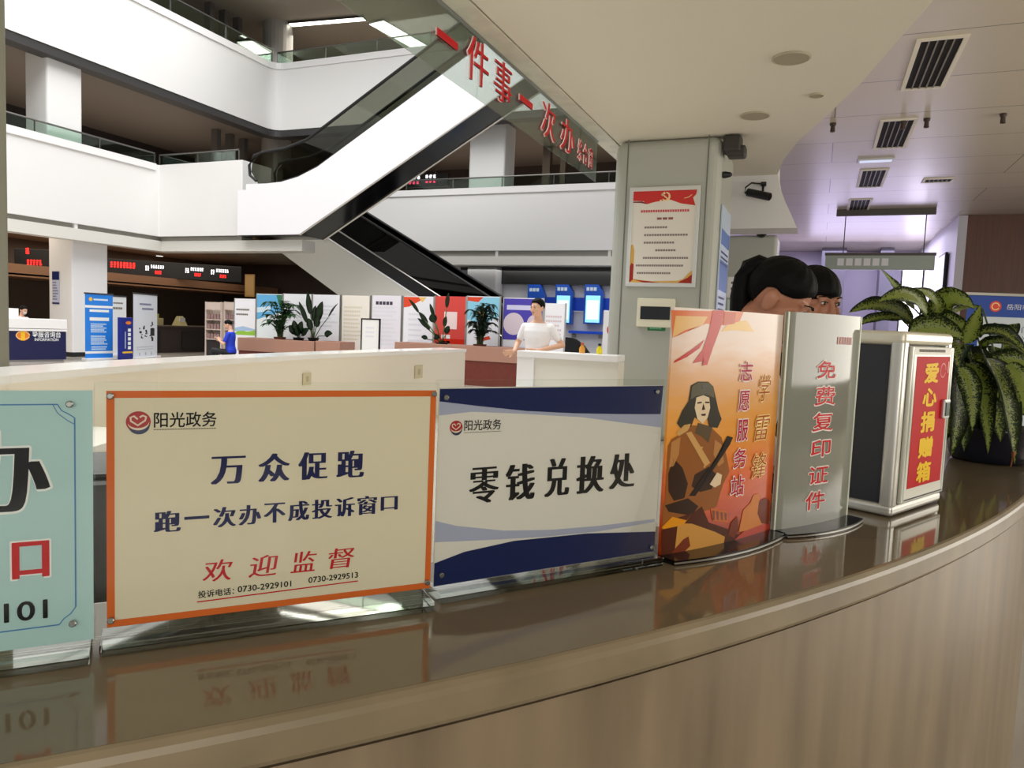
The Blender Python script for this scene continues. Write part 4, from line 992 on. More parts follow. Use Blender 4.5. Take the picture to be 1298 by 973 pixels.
# fixtures high on the pillar and the sheets on its side
br_ = thing('loudspeaker', 'dark wall speaker under the ceiling at the top corner of the pillar', 'speaker', (-1.29, 9.95, 3.72), 0)
MB().box(0, .22, -.16, .10, .06, .27, .03, 3).box(.05, .28, -.14, .08, .0, .14, .03, 3).builds('cabinet', mat('dark_taupe', (52, 46, 42), .5), br_)
MB().box(-.01, .06, -.1, .04, .1, .2).build('bracket', blackm, br_)
kn = thing('sensor', 'small dark round sensor on the side of the pillar below the speaker', 'sensor', (-1.29, 9.95, 3.52), 0)
MB().lathe([(.04, 0), (.045, .03), (.03, .10), (.012, .12)], n=16, M=Matrix.Rotation(PI/2, 4, 'Y')).build('housing', blackm, kn)
FS = Fr((-1.29, 9.8, 0), PI/2)
sn = thing('notice_board', 'blue and white notice board on the right side of the pillar', 'notice', (-1.285, 9.98, 1.55), PI/2)
MB().box(0, .95, -.02, 0, 0, 1.6, .004).build('panel', mat('pale_blue_sheet', (188, 204, 224), .4), sn)
decal(sn, [rect(.03, .92, 1.1, 1.3), rect(.03, .92, .5, .9)], mat('mid_blue_print', (70, 110, 176), .4), -.021, 'printed_block')
decal(sn, rows(.08, .88, 1.02, 3, .07, .03, .2, 4)+rows(.08, .88, .42, 4, .08, .03, .3, 5), navy, -.0212, 'small_print')
cc = thing('security_camera', 'black bullet camera with a looped cable on the white wall right of the pillar', 'camera', ony(968, 233, 12.36), 0)
MB().box(-.04, .04, -.03, .04, -.03, .03, .005).tube([(0, 0, -.02), (0, -.06, -.06), (0, -.06, -.12)], .022).build('mount', blackm, cc)
MB().tube([(-.22, -.10, -.14), (.12, -.26, -.25)], .062, 16).build('housing', blackm, cc)
MB().lathe([(.045, 0), (.045, .012)], (.12, -.26, -.25), 16, Vector((.34, -.16, -.11)).to_track_quat('Z', 'Y').to_matrix().to_4x4()).build('lens', black, cc)
MB().tube([(-.03, -.01, .0), (-.18, -.02, .02), (-.27, -.02, -.05), (-.27, -.04, -.14), (-.2, -.1, -.15)], .012, 8).build('cable', blackm, cc)
c2_ = thing('security_camera', 'small dark camera at the lower edge of the white wall above the women', 'camera', ony(966, 290, 13.18), 0)
MB().box(-.1, .1, -.05, .05, -.03, .05, .01).build('mount', blackm, c2_); MB().ell((0, -.02, -.06), (.09, .09, .09)).build('dome', black, c2_, True)
FP = Fr((-1.6, 13.2, 0), 0)
for (pa, pb, lab, nm) in (((921, 377), (942, 351), 'white sheet of small print on the far grey column', 'upper'), ((921, 398), (943, 380), 'pale green sheet below the white sheet on the far grey column', 'lower')):
    a, b_ = FP.loc(*pa), FP.loc(*pb)
    s_ = thing('paper_notice', lab, 'notice', (-1.6+a[0], 13.2, a[1]), 0)
    w_, h_ = max(b_[0]-a[0], .1), b_[1]-a[1]
    MB().box(0, w_, -.004, 0, 0, h_).build('sheet', paper if nm == 'upper' else mat('pale_green_paper', (206, 226, 214), .5), s_)
    decal(s_, rows(.06, w_-.04, h_-.08, 3, .1, .04, .3, 3), mat('grey_ink'), -.005, 'small_print')

# ================================================================== CEILING FITTINGS
def speaker(px, py, r, lab):
    p = onz(px, py, 4.0); t = thing('ceiling_speaker', lab, 'speaker', p, 0, None)
    MB().lathe([(r, 0), (r, -.012), (r*.93, -.018), (r*.9, -.012), (.01, -.012)], n=36).build('rim', mat('speaker_rim', (176, 168, 146), .6), t)
    MB().lathe([(r*.9, -.010), (r*.9, -.0135), (.01, -.016)], n=36).build('grille', mat('speaker_mesh', (158, 150, 128), .7), t)
speaker(1003, 73, .17, 'largest round speaker in the cream ceiling')
speaker(957, 146, .17, 'round speaker in the cream ceiling nearest the pillar')
speaker(1035, 120, .075, 'smallest round fitting in the cream ceiling near its wavy edge')
def vent(px, py, sx, sy, lab, rot=0, zc=4.71):
    p = onz(px, py, zc); t = thing('ceiling_vent', lab, 'vent', p, rot, 'vents in the grey ceiling')
    f = MB(); f.box(-sx/2, sx/2, -sy/2, -sy/2+.05, -.02, 0).box(-sx/2, sx/2, sy/2-.05, sy/2, -.02, 0).box(-sx/2, -sx/2+.05, -sy/2+.05, sy/2-.05, -.02, 0).box(sx/2-.05, sx/2, -sy/2+.05, sy/2-.05, -.02, 0)
    f.build('frame', mat('vent_frame', (228, 222, 206), .5), t)
    MB().box(-sx/2+.05, sx/2-.05, -sy/2+.05, sy/2-.05, -.004, -.001).build('opening', mat('vent_dark', (14, 13, 12), .8), t)
    s = MB(); n = max(3, int((sx-.1)/.07))
    for k in range(1, n): s.box(-sx/2+.05+(sx-.1)*k/n-.008, -sx/2+.05+(sx-.1)*k/n+.008, -sy/2+.05, sy/2-.05, -.018, -.004)
    s.build('slats', mat('vent_slat', (126, 120, 106), .5), t)
vent(1181, 82, .5, 1.75, 'long slatted vent nearest the viewer in the grey ceiling')
vent(1133, 170, .5, 1.75, 'slatted ceiling vent, second from the viewer in its row')
vent(1105, 226, .5, 1.75, 'slatted ceiling vent, third from the viewer in its row')
vent(1089, 260, .5, 1.75, 'slatted ceiling vent farthest from the viewer in its row')
vent(1189, 228, .55, .4, 'single dark slot vent to the right of the row of four')
for i, (px, py, lab) in enumerate([(1056, 160, 'small dark hook in the grey ceiling beside the wavy edge'), (1145, 156, 'small dark hook in the grey ceiling touching the second vent'), (1175, 154, 'small dark hook in the grey ceiling just right of the second vent'), (1272, 148, 'small dark hook in the grey ceiling farthest right of its line')]):
    p = onz(px, py-4, 4.71); t = thing('ceiling_hook', lab, 'hook', p, 0, 'hooks in the grey ceiling')
    MB().lathe([(.045, 0), (.045, -.03), (.03, -.05), (.035, -.13), (.0, -.14)], n=12).build('body', mat('hook_brown', (60, 48, 40), .5), t)
lp = onz(1110, 202, 4.71); cl_ = thing('ceiling_light', 'narrow cold ceiling light between the second and third vents', 'light', lp, 0)
MB().box(-.3, .3, -.12, .12, -.03, 0, .005).build('housing', mat('lamp_housing', (210, 212, 216), .4), cl_); MB().box(-.26, .26, -.08, .08, -.036, -.03).build('diffuser', mat('lamp_cool', (200, 212, 235), .4, emit=.7), cl_)
# hanging direction sign
YH = 20.4
hs = thing('hanging_sign', 'grey green direction sign hanging from the ceiling over the lobby', 'sign', (0, YH, 0), 0)
MB().box(.2, 2.4, -.03, .03, 4.55, 4.71).build('ceiling_rail', mat('dark_rail', (84, 78, 72), .5), hs)
for x in (.42, 2.2): MB().tube([(x, 0, 3.6), (x, 0, 4.6)], .012, 8).build('rod', mat('dark_rail'), hs)
hb = MB().box(.02, 2.45, -.05, .05, 3.22, 3.58, .01).build('board', mat('grey_green_board', (156, 168, 158), .3), hs)
MB().box(.0, 2.47, -.06, .06, 3.57, 3.64).build('top_channel', mat('dark_rail'), hs)
decal(hb, [rect(.3+.2*i, .3+.2*i+.15, 3.32, 3.5) for i in range(6)], mat('pale_sign_print', (232, 234, 236), .4), -.0515, 'sign_print')
tv = thing('display_screen', 'slim black screen on the side wall beside the bright window', 'screen', (2.95, 23.2, 2.6), PI/2*0)
MB().box(0, .07, -.6, .6, 0, 1.3, .01).build('casing', blackm, tv); MB().box(-.004, 0, -.55, .55, .05, 1.25).build('glass', black, tv)
# roll-up banner at the right
RF = fr2(ony(1222, 440, 6.6), ony(1300, 440, 6.72)); RF = Fr((*RF.o[:2], 0), RF.ang)
ztr = RF.loc(1222, 372)[1]
ru = thing('roll_up_banner', 'blue roll-up banner with a white panel behind the speckled plant', 'banner', RF.o, RF.ang)
bw = .80
MB().box(-.005, bw+.005, -.0015, .0015, .06, ztr).build('banner_sheet', mat('royal_blue_sheet', (34, 72, 160), .35), ru)
MB().box(-.02, bw+.02, -.012, .012, ztr-.01, ztr+.012, .003).build('top_rail', chrome, ru)
MB().box(-.03, bw+.03, -.08, .08, 0, .08, .012).build('base', chrome, ru)
MB().tube([(bw/2, .03, .05), (bw/2, .03, ztr)], .008, 8).build('pole', steel, ru)
wp_ = rect(.09, bw-.1, .5, ztr-.17); 
decal(ru, [(.12, .5), (bw-.13, .5), (bw-.1, .53), (bw-.1, ztr-.2), (bw-.13, ztr-.17), (.12, ztr-.17), (.09, ztr-.2), (.09, .53)], mat('pale_panel_print', (206, 216, 224), .5), -.0024, 'white_panel')
decal(ru, disc(.2, ztr-.09, .042), mat('emblem_red', (226, 70, 44), .4), -.0026, 'emblem')
decal(ru, strip(disc(.2, ztr-.09, .026, .026, 14), .008), mat('emblem_gold'), -.0029, 'emblem_ring')
lettering(ru, '岳阳市人民政府', .28, .66, ztr-.112, ztr-.068, wp, -.0026)
lettering(ru, '政府门户网', .24, .62, ztr-.285, ztr-.235, mat('grey_blue_ink', (84, 96, 120), .5), -.0030)
lettering(ru, '微信公众号', .24, .56, ztr-.36, ztr-.31, mat('grey_blue_ink'), -.0030)
decal(ru, [rect(.18, .36, ztr-.78, ztr-.68), rect(.42, .6, ztr-.86, ztr-.72)], mat('lilac_panel', (176, 182, 214), .5), -.0028, 'printed_block')

# ================================================================== THE ATRIUM
# glass smoke barrier hanging under the slab edge, with raised red letters
gb = thing('glass_barrier', 'hanging glass barrier along the ceiling edge, carrying large red letters', 'glass panel', (-2.93, 0, 3.45), PI/2)
m = MB()
for a in np.arange(-6, 9.6, 3.0): m.box(a, min(a+2.992, 9.75), -.006, .006, 0, .54)
m.builds('glass_pane', clear('barrier_glass', (236, 243, 239), .45), gb)
MB().box(-6, 9.75, -.014, .014, .53, .56).build('top_channel', steel, gb)
GZ = 3.45
rl = mat('red_letter', (200, 20, 32), .35)
cellsG = [('一', 5.20, 5.56, 3.70, 3.76), ('件', 5.74, 6.18, 3.56, 3.93), ('事', 6.30, 6.72, 3.56, 3.93), ('一', 6.92, 7.28, 3.71, 3.77), ('次', 7.56, 8.0, 3.54, 3.92), ('办', 8.2, 8.7, 3.54, 3.92), ('综', 8.86, 9.02, 3.56, 3.82), ('合', 9.08, 9.26, 3.56, 3.82), ('窗', 9.32, 9.50, 3.56, 3.82)]
for i, (ch, y0, y1, z0, z1) in enumerate(cellsG):
    V, P = glyphs(ch, -.004, .04)
    ax = [v[0] for v in V]; ay = [v[1] for v in V]; mx, Mx, my, My = min(ax), max(ax), min(ay), max(ay)
    n = len(V); nb = _nb[(ch, -.004, .04, 0.0, 1.0)]; q_ = [(y0+(x-mx)/(Mx-mx)*(y1-y0), z0-GZ+(y-my)/max(My-my, 1e-6)*(z1-z0)) for x, y in V]
    co = [(x, -.022-.0006*(k//nb), z) for k, (x, z) in enumerate(q_)]+[(x, -.010+.0006*(k//nb), z) for k, (x, z) in enumerate(q_)]
    cnt = {}
    for p in P:
        for a, c in zip(p, p[1:]+p[:1]): cnt[frozenset((a, c))] = cnt.get(frozenset((a, c)), [])+[(a, c)]
    sides = [(e[0][0], e[0][1], e[0][1]+n, e[0][0]+n) for e in cnt.values() if len(e) == 1]
    me = bpy.data.meshes.new('red_letter'); me.from_pydata(co, [], [tuple(p) for p in P]+[tuple(k+n for k in p[::-1]) for p in P]+sides)
    o_ = link('red_letter', me, [rl, mat('letter_side', (236, 214, 210), .35)], gb)
    for k, f in enumerate(me.polygons): f.material_index = 0 if k < 2*len(P) else 1

# escalators
def profile_slab(pts, y0, y1): return MB().prism(pts, y1-y0, Matrix.Translation((0, y0, 0)))
esc = thing('escalator', 'white-sided escalator rising from the left gallery towards the upper right', 'escalator', (-17, 18.1, 3.97))
def relo(o, p): o.location = (-p[0], -p[1], -p[2]); return o
EO = (-17, 18.1, 3.97)
sl = .558
top = [(-16.67, 5.53), (-15.9, 5.52), (-15.3, 5.55), (-14.7, 5.67), (-14.0, 5.93), (-13.2, 6.36)]
tx_ = lambda x: 8.53+sl*(x+9.34)
bx_ = lambda x: 3.99+.555*(x+14.59)
XE = -5.2
side = [(-17.0, 3.97), (-14.62, 3.97), (XE, bx_(XE)), (XE, tx_(XE))]+[(-13.2, tx_(-13.2))]+top[::-1][1:]+[(-16.67, 5.36), (-17.0, 5.36)]
relo(profile_slab(side, 18.1, 18.16).build('side_panel', mat('white_escalator_cladding', (242, 241, 244), .3), esc), EO)
relo(profile_slab(side, 19.24, 19.3).build('side_panel', mat('white_escalator_cladding'), esc), EO)
und = [(-17.0, 3.95), (-14.6, 3.95), (XE, bx_(XE)-.02), (XE, bx_(XE)+.05), (-14.65, 4.03), (-17, 4.03)]
relo(profile_slab(und, 18.17, 19.23).build('underside', black, esc), EO)
for o_ in MB().tube([(-14.6, 19.26, 3.93), (XE, 19.26, bx_(XE)-.03)], .03, 8).tube([(-14.6, 18.12, 3.95), (XE, 18.12, bx_(XE)-.01)], .02, 8).builds('edge_trim', chrome, esc): relo(o_, EO)
st = MB()
for k in range(20):
    x = -15.0+k*.46; z = tx_(x)-.35
    if k < 2: z = 5.33
    st.box(x, x+.46, 18.3, 19.1, z-.2, z)
for o_ in st.builds('step', mat('step_metal', (70, 70, 72), .4, metal=.5), esc): relo(o_, EO)
def balus(y, nm='balustrade'):
    pl = [(-16.2, 5.5), (-15.3, 5.55), (-14.7, 5.67), (-14.0, 5.93), (-13.2, tx_(-13.2)), (XE, tx_(XE)), (XE, tx_(XE)+1.0), (-13.4, tx_(-13.4)+1.0), (-14.4, 6.70), (-15.2, 6.5), (-16.2, 6.42), (-16.45, 6.2), (-16.5, 5.9)]
    relo(profile_slab(pl, y-.006, y+.006).build(nm, clear('escalator_glass', (186, 188, 178), .6), esc), EO)
    hp_ = [(-16.3, 5.62), (-16.55, 5.8), (-16.58, 6.1), (-16.4, 6.38), (-16.1, 6.46), (-15.2, 6.54), (-14.4, 6.75), (-13.4, tx_(-13.4)+1.04), (XE, tx_(XE)+1.04)]
    relo(MB().tube([(x, y, z) for x, z in hp_], .045, 10).build('handrail', blackm, esc), EO)
    relo(MB().tube([(-15.3, y, 5.57), (-14.7, y, 5.69), (-14.0, y, 5.95), (-13.2, y, tx_(-13.2)+.02), (XE, y, tx_(XE)+.02)], .025, 8).build('skirt_rail', blackm, esc), EO)
balus(18.13); balus(19.27)
relo(MB().box(-17, -15.0, 18.17, 19.23, 5.25, 5.32).build('landing_plate', steel, esc), EO)

Y2 = 20.4
esc2 = thing('escalator', 'black glass-sided escalator descending to the ground floor beneath the white-sided one', 'escalator', (-7.5, Y2, 0))
EO2 = (-7.5, Y2, 0)
ln = lambda p, q: (lambda x: p[1]+(q[1]-p[1])/(q[0]-p[0])*(x-p[0]))
g = lambda x, y: (lambda P: (P[0], P[2]))(ony(x, y, Y2))
u1, u2, t1, t2 = g(340, 308), g(430, 375), g(412, 301), g(530, 378)
LU, LT = ln(u1, u2), ln(t1, t2)
xu0 = u1[0]-LU(u1[0])/((u2[1]-u1[1])/(u2[0]-u1[0])); xt0 = t1[0]-LT(t1[0])/((t2[1]-t1[1])/(t2[0]-t1[0]))
XA = -17.0
poly = [(XA, 4.0), (XA, 5.35), (-16.6, 5.35), (t1[0]-.9, LT(t1[0]-.9)), (xt0, 0.02), (xt0-1.6, 0.02), (xu0, .02), (u1[0], u1[1])]
poly = [(XA-.6, LU(XA-.6)), (XA-.6, 5.1), (-16.9, LT(-16.9)), (xt0, 0.02), (xu0, .02)]
creamc = mat('cream_escalator_cladding', (226, 224, 214), .4)
relo(profile_slab(poly, Y2, Y2+.05).build('side_panel', creamc, esc2), EO2)
relo(profile_slab(poly, Y2+1.2, Y2+1.25).build('side_panel', creamc, esc2), EO2)
relo(profile_slab([(XA-.6, LU(XA-.6)), (XA-.6, LU(XA-.6)+.05), (xu0, .07), (xu0, .02)], Y2+.05, Y2+1.2).build('underside', creamc, esc2), EO2)
dk = LT
kg = clear('black_escalator_glass', (20, 20, 22), .8)
for y in (Y2+.03, Y2+1.22):
    p0 = -17.2
    relo(profile_slab([(p0, LT(p0)+.06), (xt0-.4, LT(xt0-.4)+.06), (xt0-.4, LT(xt0-.4)+.5), (p0, LT(p0)+.5)], y-.02, y+.02).build('skirt_panel', blackm, esc2), EO2)
    relo(profile_slab([(p0, LT(p0)+.5), (xt0-.4, LT(xt0-.4)+.5), (xt0-.2, LT(xt0-.4)+.9), (xt0-.9, LT(xt0-.9)+1.4), (p0, LT(p0)+1.4)], y-.008, y+.008).build('balustrade', kg, esc2), EO2)
    relo(MB().tube([(p0, y, LT(p0)+1.42), (xt0-.9, y, LT(xt0-.9)+1.42), (xt0-.3, y, LT(xt0-.4)+1.05)], .04, 8).build('handrail', blackm, esc2), EO2)
    relo(MB().tube([(p0, y-.03, LT(p0)+.5), (xt0-.4, y-.03, LT(xt0-.4)+.5)], .022, 8).build('silver_rail', chrome, esc2), EO2)
    relo(MB().tube([(p0, y-.01, LT(p0)+.03), (xt0-.2, y-.01, LT(xt0-.2)+.03)], .035, 8).build('edge_trim', mat('bright_trim', (240, 240, 238), .3), esc2), EO2)
st = MB()
for k in range(22):
    x = -16.9+k*.42; z = LT(x)-.1
    if z > .1: st.box(x, x+.42, Y2+.1, Y2+1.15, z-.18, z)
for o_ in st.builds('step', mat('step_metal'), esc2): relo(o_, EO2)

# glass railings standing on the parapets
def railing(label, p0, p1, zb, h, posts):
    p0 = np.array(p0, float); p1 = np.array(p1, float); L = np.linalg.norm(p1-p0); ang = math.atan2(p1[1]-p0[1], p1[0]-p0[0])
    t = thing('glass_railing', label, 'railing', (*p0, zb), ang)
    MB().box(0, L, -.006, .006, 0, h).build('glass_pane', clear('railing_glass', (226, 238, 231), .5), t)
    MB().tube([(0, 0, h+.02), (L, 0, h+.02)], .028, 8).build('handrail', rail_m, t)
    for k in range(posts+1): MB().box(L*k/posts-.012, L*k/posts+.012, -.02, .02, 0, h).build('post', rail_m, t)
railing('glass railing with a thin metal handrail on the lower left parapet', (XL-.15, -6), (XL-.15, 18.3), 6.36, .34, 12)
railing('short glass railing on the white parapet stub beside the escalator landing', (XL-.1, 18.46), (-17.3, 18.46), 6.33, .34, 2)
railing('glass railing on the white parapet across the back of the atrium', (-14.5, YB+.12), (-2.9, YB+.12), 6.32, .36, 6)
railing('glass railing on the topmost left parapet', (XL-.15, 4), (XL-.15, 23.9), 11.45, .55, 8)
railing('glass railing on the topmost rear parapet', (XL, YB+.12), (-9, YB+.12), 11.42, .5, 5)

# upper-gallery lights and signs
def tube_light(label, p0, p1, zc, wdt, on=5.0):
    p0 = np.array(p0); p1 = np.array(p1); L = np.linalg.norm(p1-p0); ang = math.atan2(p1[1]-p0[1], p1[0]-p0[0])
    t = thing('strip_light', label, 'light', (*p0, zc), ang)
    MB().box(0, L, -wdt/2, wdt/2, -.08, 0, .01).build('housing', mat('lamp_housing_dark', (60, 58, 56), .5), t)
    MB().box(.04, L-.04, -wdt/2+.03, wdt/2-.03, -.1, -.08).build('tube', mat('lamp_white', (255, 250, 240), .4, emit=on), t)
tube_light('long warm strip light under the topmost ceiling, left one', (-21.0, 25.2), (-17.6, 25.6), 13.58, .32)
tube_light('bright ceiling light panel under the topmost ceiling, right one', (-17.35, 26.0), (-16.9, 29.2), 13.58, .8, 6)
for i, (px, py) in enumerate([(472, 40), (480, 48)]): pass
def led_board(label, p0, p1, z0, z1, prints, group=None, thick=.12):
    p0 = np.array(p0[:2], float); p1 = np.array(p1[:2], float); L = np.linalg.norm(p1-p0); ang = math.atan2(p1[1]-p0[1], p1[0]-p0[0])
    t = thing('led_display', label, 'display', (*p0, z0), ang, group)
    MB().box(0, L, 0, thick, 0, z1-z0, .01).build('casing', blackm, t)
    rr = mat('led_red', (255, 40, 36), .4, emit=1.6); ww = mat('led_white', (250, 250, 255), .4, emit=1.3); pk = mat('led_pink', (240, 80, 120), .4, emit=1.0)
    for kind, x0, x1, za, zb, n in prints:
        w = (x1-x0)/n; r = random.Random(int(x0*100)+n)
        cells_ = []
        for k in range(n):
            a = x0+w*k
            for j in range(3): cells_.append(rect(a+w*.08, a+w*(.6+.32*r.random()), za+(zb-za)*(j/3+.04), za+(zb-za)*(j/3+.27)))
            cells_.append(rect(a+w*.36, a+w*.54, za, zb))
        decal(t, cells_, dict(r=rr, w=ww, p=pk)[kind], -.003, 'lit_characters')
    return t
pA, pB = ony(18, 330, 17.2), ony(88, 330, 17.9); zA = float(pA[2])
led_board('small black display with one short red line, above the information desk', pA, pB, zA-.28, zA+.42, [('r', .45, 1.0, .14, .34, 5), ('r', .40, .60, .52, .74, 1)])
pA, pB = onz(136, 342, 3.05), onz(306, 352, 3.05)
Ld = float(np.linalg.norm((pB-pA)[:2]))
led_board('long black display over the service windows with red and white lines', pA, pB, 2.86, 3.5,
          [('r', .1, Ld*.2, .30, .54, 8)] + [(k, Ld*a, Ld*b, z0, z1, n) for a0 in (.27, .565, .76) for k, a, b, z0, z1, n in (('w', a0, a0+.03, .26, .46, 2), ('w', a0+.04, a0+.14, .36, .50, 6), ('r', a0+.07, a0+.12, .14, .28, 4))])
pA, pB = ony(514, 232, 27.5), ony(568, 230, 27.5)
lb_ = led_board('small black display with white and pink lines in the rear upper gallery', pA, pB, float(pA[2])-.2, float(pA[2])+.35, [('w', .15, .75, .34, .5, 3), ('w', .95, 1.5, .36, .5, 3), ('p', .15, .7, .14, .3, 3), ('p', .95, 1.5, .16, .3, 3)])
for x in (.2, 1.4): MB().tube([(x, .06, .55), (x, .06, 8.87-float(pA[2])+.2)], .02, 8).build('hanger', rail_m, lb_)
dl = thing('downlight', 'lit round downlight in the ceiling over the service windows', 'light', onz(202, 324, 3.98), 0)
MB().lathe([(.17, .02), (.18, 0), (.15, -.02), (.14, 0)], n=24).build('rim', white2, dl); MB().lathe([(.14, .0), (.14, -.012), (.01, -.014)], n=24).build('lamp', mat('lamp_white'), dl)
# tan soffit edge over the service windows
pA, pB = onz(10, 352, 2.72), onz(300, 356, 2.72)
struct('trim_13', MB().box(-27.9, -24.2, 12, 28.5, 2.5, 2.56).box(-24.3, -24.2, 12, 28.5, 2.45, 2.86), mat('tan_fascia', (150, 112, 84), .5))
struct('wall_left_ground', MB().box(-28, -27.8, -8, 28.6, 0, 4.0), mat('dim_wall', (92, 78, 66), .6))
struct('trim_14', MB().box(-24.1, -23.95, 14.6, 14.9, 0, 3.6).box(-22.6, -22.4, 13.9, 14.4, 0, 3.6), mat('pale_olive_trim', (176, 178, 156), .4))

# information desk
DO = onz(10, 459, 0); DP = onz(84, 458, 0)
FD = fr2(DO, DP); Ldk = float(np.linalg.norm(DP-DO))
desk = thing('information_desk', 'navy blue information desk with a white top at the far left', 'desk', DO, FD.ang)
MB().box(0, Ldk, 0, .06, .06, .83).build('front_panel', mat('navy_panel', (16, 22, 70), .35), desk)
MB().box(-.02, Ldk+.02, -.02, .75, .90, 1.16, .01).build('upper_tier', white2, desk)
MB().box(-.02, Ldk+.02, -.03, .75, .83, .885, .005).build('ledge', white2, desk)
MB().box(.0, .06, .06, .7, .06, .83).box(Ldk-.06, Ldk, .06, .7, .06, .83).builds('side_panel', mat('navy_panel'), desk)
MB().box(.05, Ldk-.05, .02, .6, 0, .06).build('plinth', steel, desk)
yo = mat('badge_orange', (226, 128, 36), .4)
c = FD.loc(29, 425)
decal(desk, disc(c[0], c[1], .16, .14), yo, -.002, 'badge'); decal(desk, strip(disc(c[0], c[1], .16, .10, 20), .025), mat('badge_cream', (240, 196, 130), .4), -.004, 'badge_ring')
decal(desk, [rect(c[0]-.05, c[0]+.05, c[1]-.13, c[1]+.13)], mat('badge_gold', (242, 190, 40), .4), -.005, 'badge_bar')
a, b_ = FD.loc(41, 427.5), FD.loc(77, 420)
lettering(desk, '导服咨询台', a[0], b_[0], a[1], b_[1], wp, -.002, bold=.02)
a, b_ = FD.loc(44, 432), FD.loc(74, 428.6)
lettering(desk, 'INFORMATION', a[0], b_[0], a[1], b_[1], wp, -.002, bold=.014)
bx0 = FD.loc(9, 401)[0]
tb = thing('document_tray', 'white box standing on the left end of the information desk', 'box', np.array(DO)+FD.d*(.15)+FD.n*.35+np.array([0, 0, 1.16]), FD.ang)
MB().box(-.12, .2, -.12, .12, 0, .26, .006).build('shell', white2, tb); MB().box(-.10, .18, -.123, -.119, .03, .22).build('front_label', paper, tb)
pl_ = ony(65, 378, 14.2); 
yk = float(k0[1]); FW6 = Fr((0, yk, 0), 0); wa, wb6 = FW6.loc(67, 385), FW6.loc(79, 346)
wn = thing('wall_notice', 'navy and white notice on the left face of the white column', 'notice', (wa[0]+.16, yk, wa[1]), 0)
MB().box(-.16, .16, -.02, 0, 0, 1.0, .004).build('panel', mat('lavender_sheet', (196, 200, 222), .5), wn)
decal(wn, [rect(-.16, .16, .74, 1.0), rect(-.16, .16, 0, .05)], navy, -.021, 'blue_band'); decal(wn, rows(-.13, .14, .68, 7, .085, .04, .4, 6), mat('slate_print', (110, 116, 150), .5), -.021, 'small_print')

# roll-up banners beside the white column
def rollup(label, fr, w, h, sheet, deco, foot=True):
    t = thing('roll_up_banner', label, 'banner', fr.o, fr.ang)
    MB().box(0, w, -.002, .002, .07, h).build('banner_sheet', sheet, t)
    MB().box(-.02, w+.02, -.015, .015, h-.02, h+.02, .004).build('top_rail', mat('dark_rail2', (60, 60, 62), .4), t)
    MB().box(-.03, w+.03, -.12, .12, 0, .09, .015).build('base', mat('pale_foot', (222, 222, 222), .4), t)
    MB().tube([(w/2, .05, .05), (w/2, .05, h)], .012, 8).build('pole', steel, t)
    deco(t, w, h); return t
def d_blue(t, w, h):
    L = [rect(0, w, h*.79, h*.825), rect(0, w, h*.115, h*.15), rect(w*.16, w*.86, h*.73, h*.765), rect(w*.16, w*.86, h*.6, h*.65)]
    decal(t, L, paper, -.003, 'white_bars'); decal(t, disc(w*.2, h*.915, .055), mat('badge_gold'), -.003, 'badge'); decal(t, rect(w*.3, w*.82, h*.9, h*.925), mat('pale_bar', (206, 226, 240), .5), -.003, 'title_bar')
    decal(t, rows(w*.2, w*.8, h*.56, 5, .055, .035, .25, 8)+rows(w*.2, w*.82, h*.38, 5, .055, .035, .25, 9)+rows(w*.22, w*.85, h*.22, 2, .06, .035, .2, 3), mat('pale_bar'), -.003, 'small_print')
o1, o2 = onz(108, 458, 0), onz(143, 457, 0); f1 = fr2(o1, o2); w1_ = float(np.linalg.norm(o2-o1)); h1 = f1.loc(106, 371)[1]
rollup('bright blue roll-up banner in front of the white column', f1, w1_, h1, mat('sky_blue_sheet', (38, 128, 222), .4), d_blue)
def d_white(t, w, h):
    decal(t, rows(w*.35, w*.9, h*.9, 1, .1, .05, .1, 3)+rows(w*.3, w*.9, h*.82, 1, .1, .07, .1, 4), mat('grey_ink'), -.003, 'small_print')
o1, o2 = onz(138, 454, 0)+np.array([-.5, .3, 0]), onz(164, 453, 0)+np.array([-.5, .3, 0]); f1 = fr2(o1, o2)
rollup('white roll-up banner half hidden behind the bright blue one', f1, float(np.linalg.norm(o2-o1)), h1*1.0, mat('white_sheet', (234, 236, 238), .5), d_white)
def d_scene(t, w, h):
    decal(t, rows(w*.25, w*.75, h*.86, 1, .1, .06, .1, 3)+rows(w*.35, w*.85, h*.79, 1, .1, .06, .1, 4), mat('slate_print'), -.003, 'title')
    r = random.Random(4); L = []
    for k in range(16):
        x, z = w*(.2+.6*r.random()), h*(.3+.26*r.random()); L.append(rect(x, x+.05+.09*r.random(), z, z+.02+.06*r.random()))
    L += [disc(w*.78, h*.56, .05, .05, 12), rect(w*.7, w*.88, h*.36, h*.48), disc(w*.3, h*.42, .07, .03, 12), disc(w*.52, h*.44, .06, .04, 12), rect(w*.75, w*.83, h*.28, h*.34)]
    decal(t, L, mat('dark_line_art', (50, 50, 54), .5), -.003, 'line_drawing')
    decal(t, rows(w*.12, w*.88, h*.2, 2, .07, .02, .1, 6)+[disc(w*.25, h*.09, .045, .05, 10), disc(w*.5, h*.09, .045, .05, 10), disc(w*.75, h*.09, .045, .05, 10)], mat('faint_grey', (186, 190, 198), .5), -.0031, 'small_print')
o1, o2 = onz(169, 457, 0), onz(199, 454, 0); f1 = fr2(o1, o2)
rollup('pale roll-up banner with a black line drawing, right of the blue ones', f1, float(np.linalg.norm(o2-o1)), f1.loc(166, 371)[1], mat('pale_blue_white_sheet', (226, 232, 242), .5), d_scene)
o1, o2 = onz(146, 458, 0)+np.array([.25, 0, 0]), onz(161, 457, 0)+np.array([.25, 0, 0]); f1 = fr2(o1, o2)
tot = thing('floor_sign', 'narrow navy floor sign with white characters between the roll-up banners', 'sign', f1.o, f1.ang)
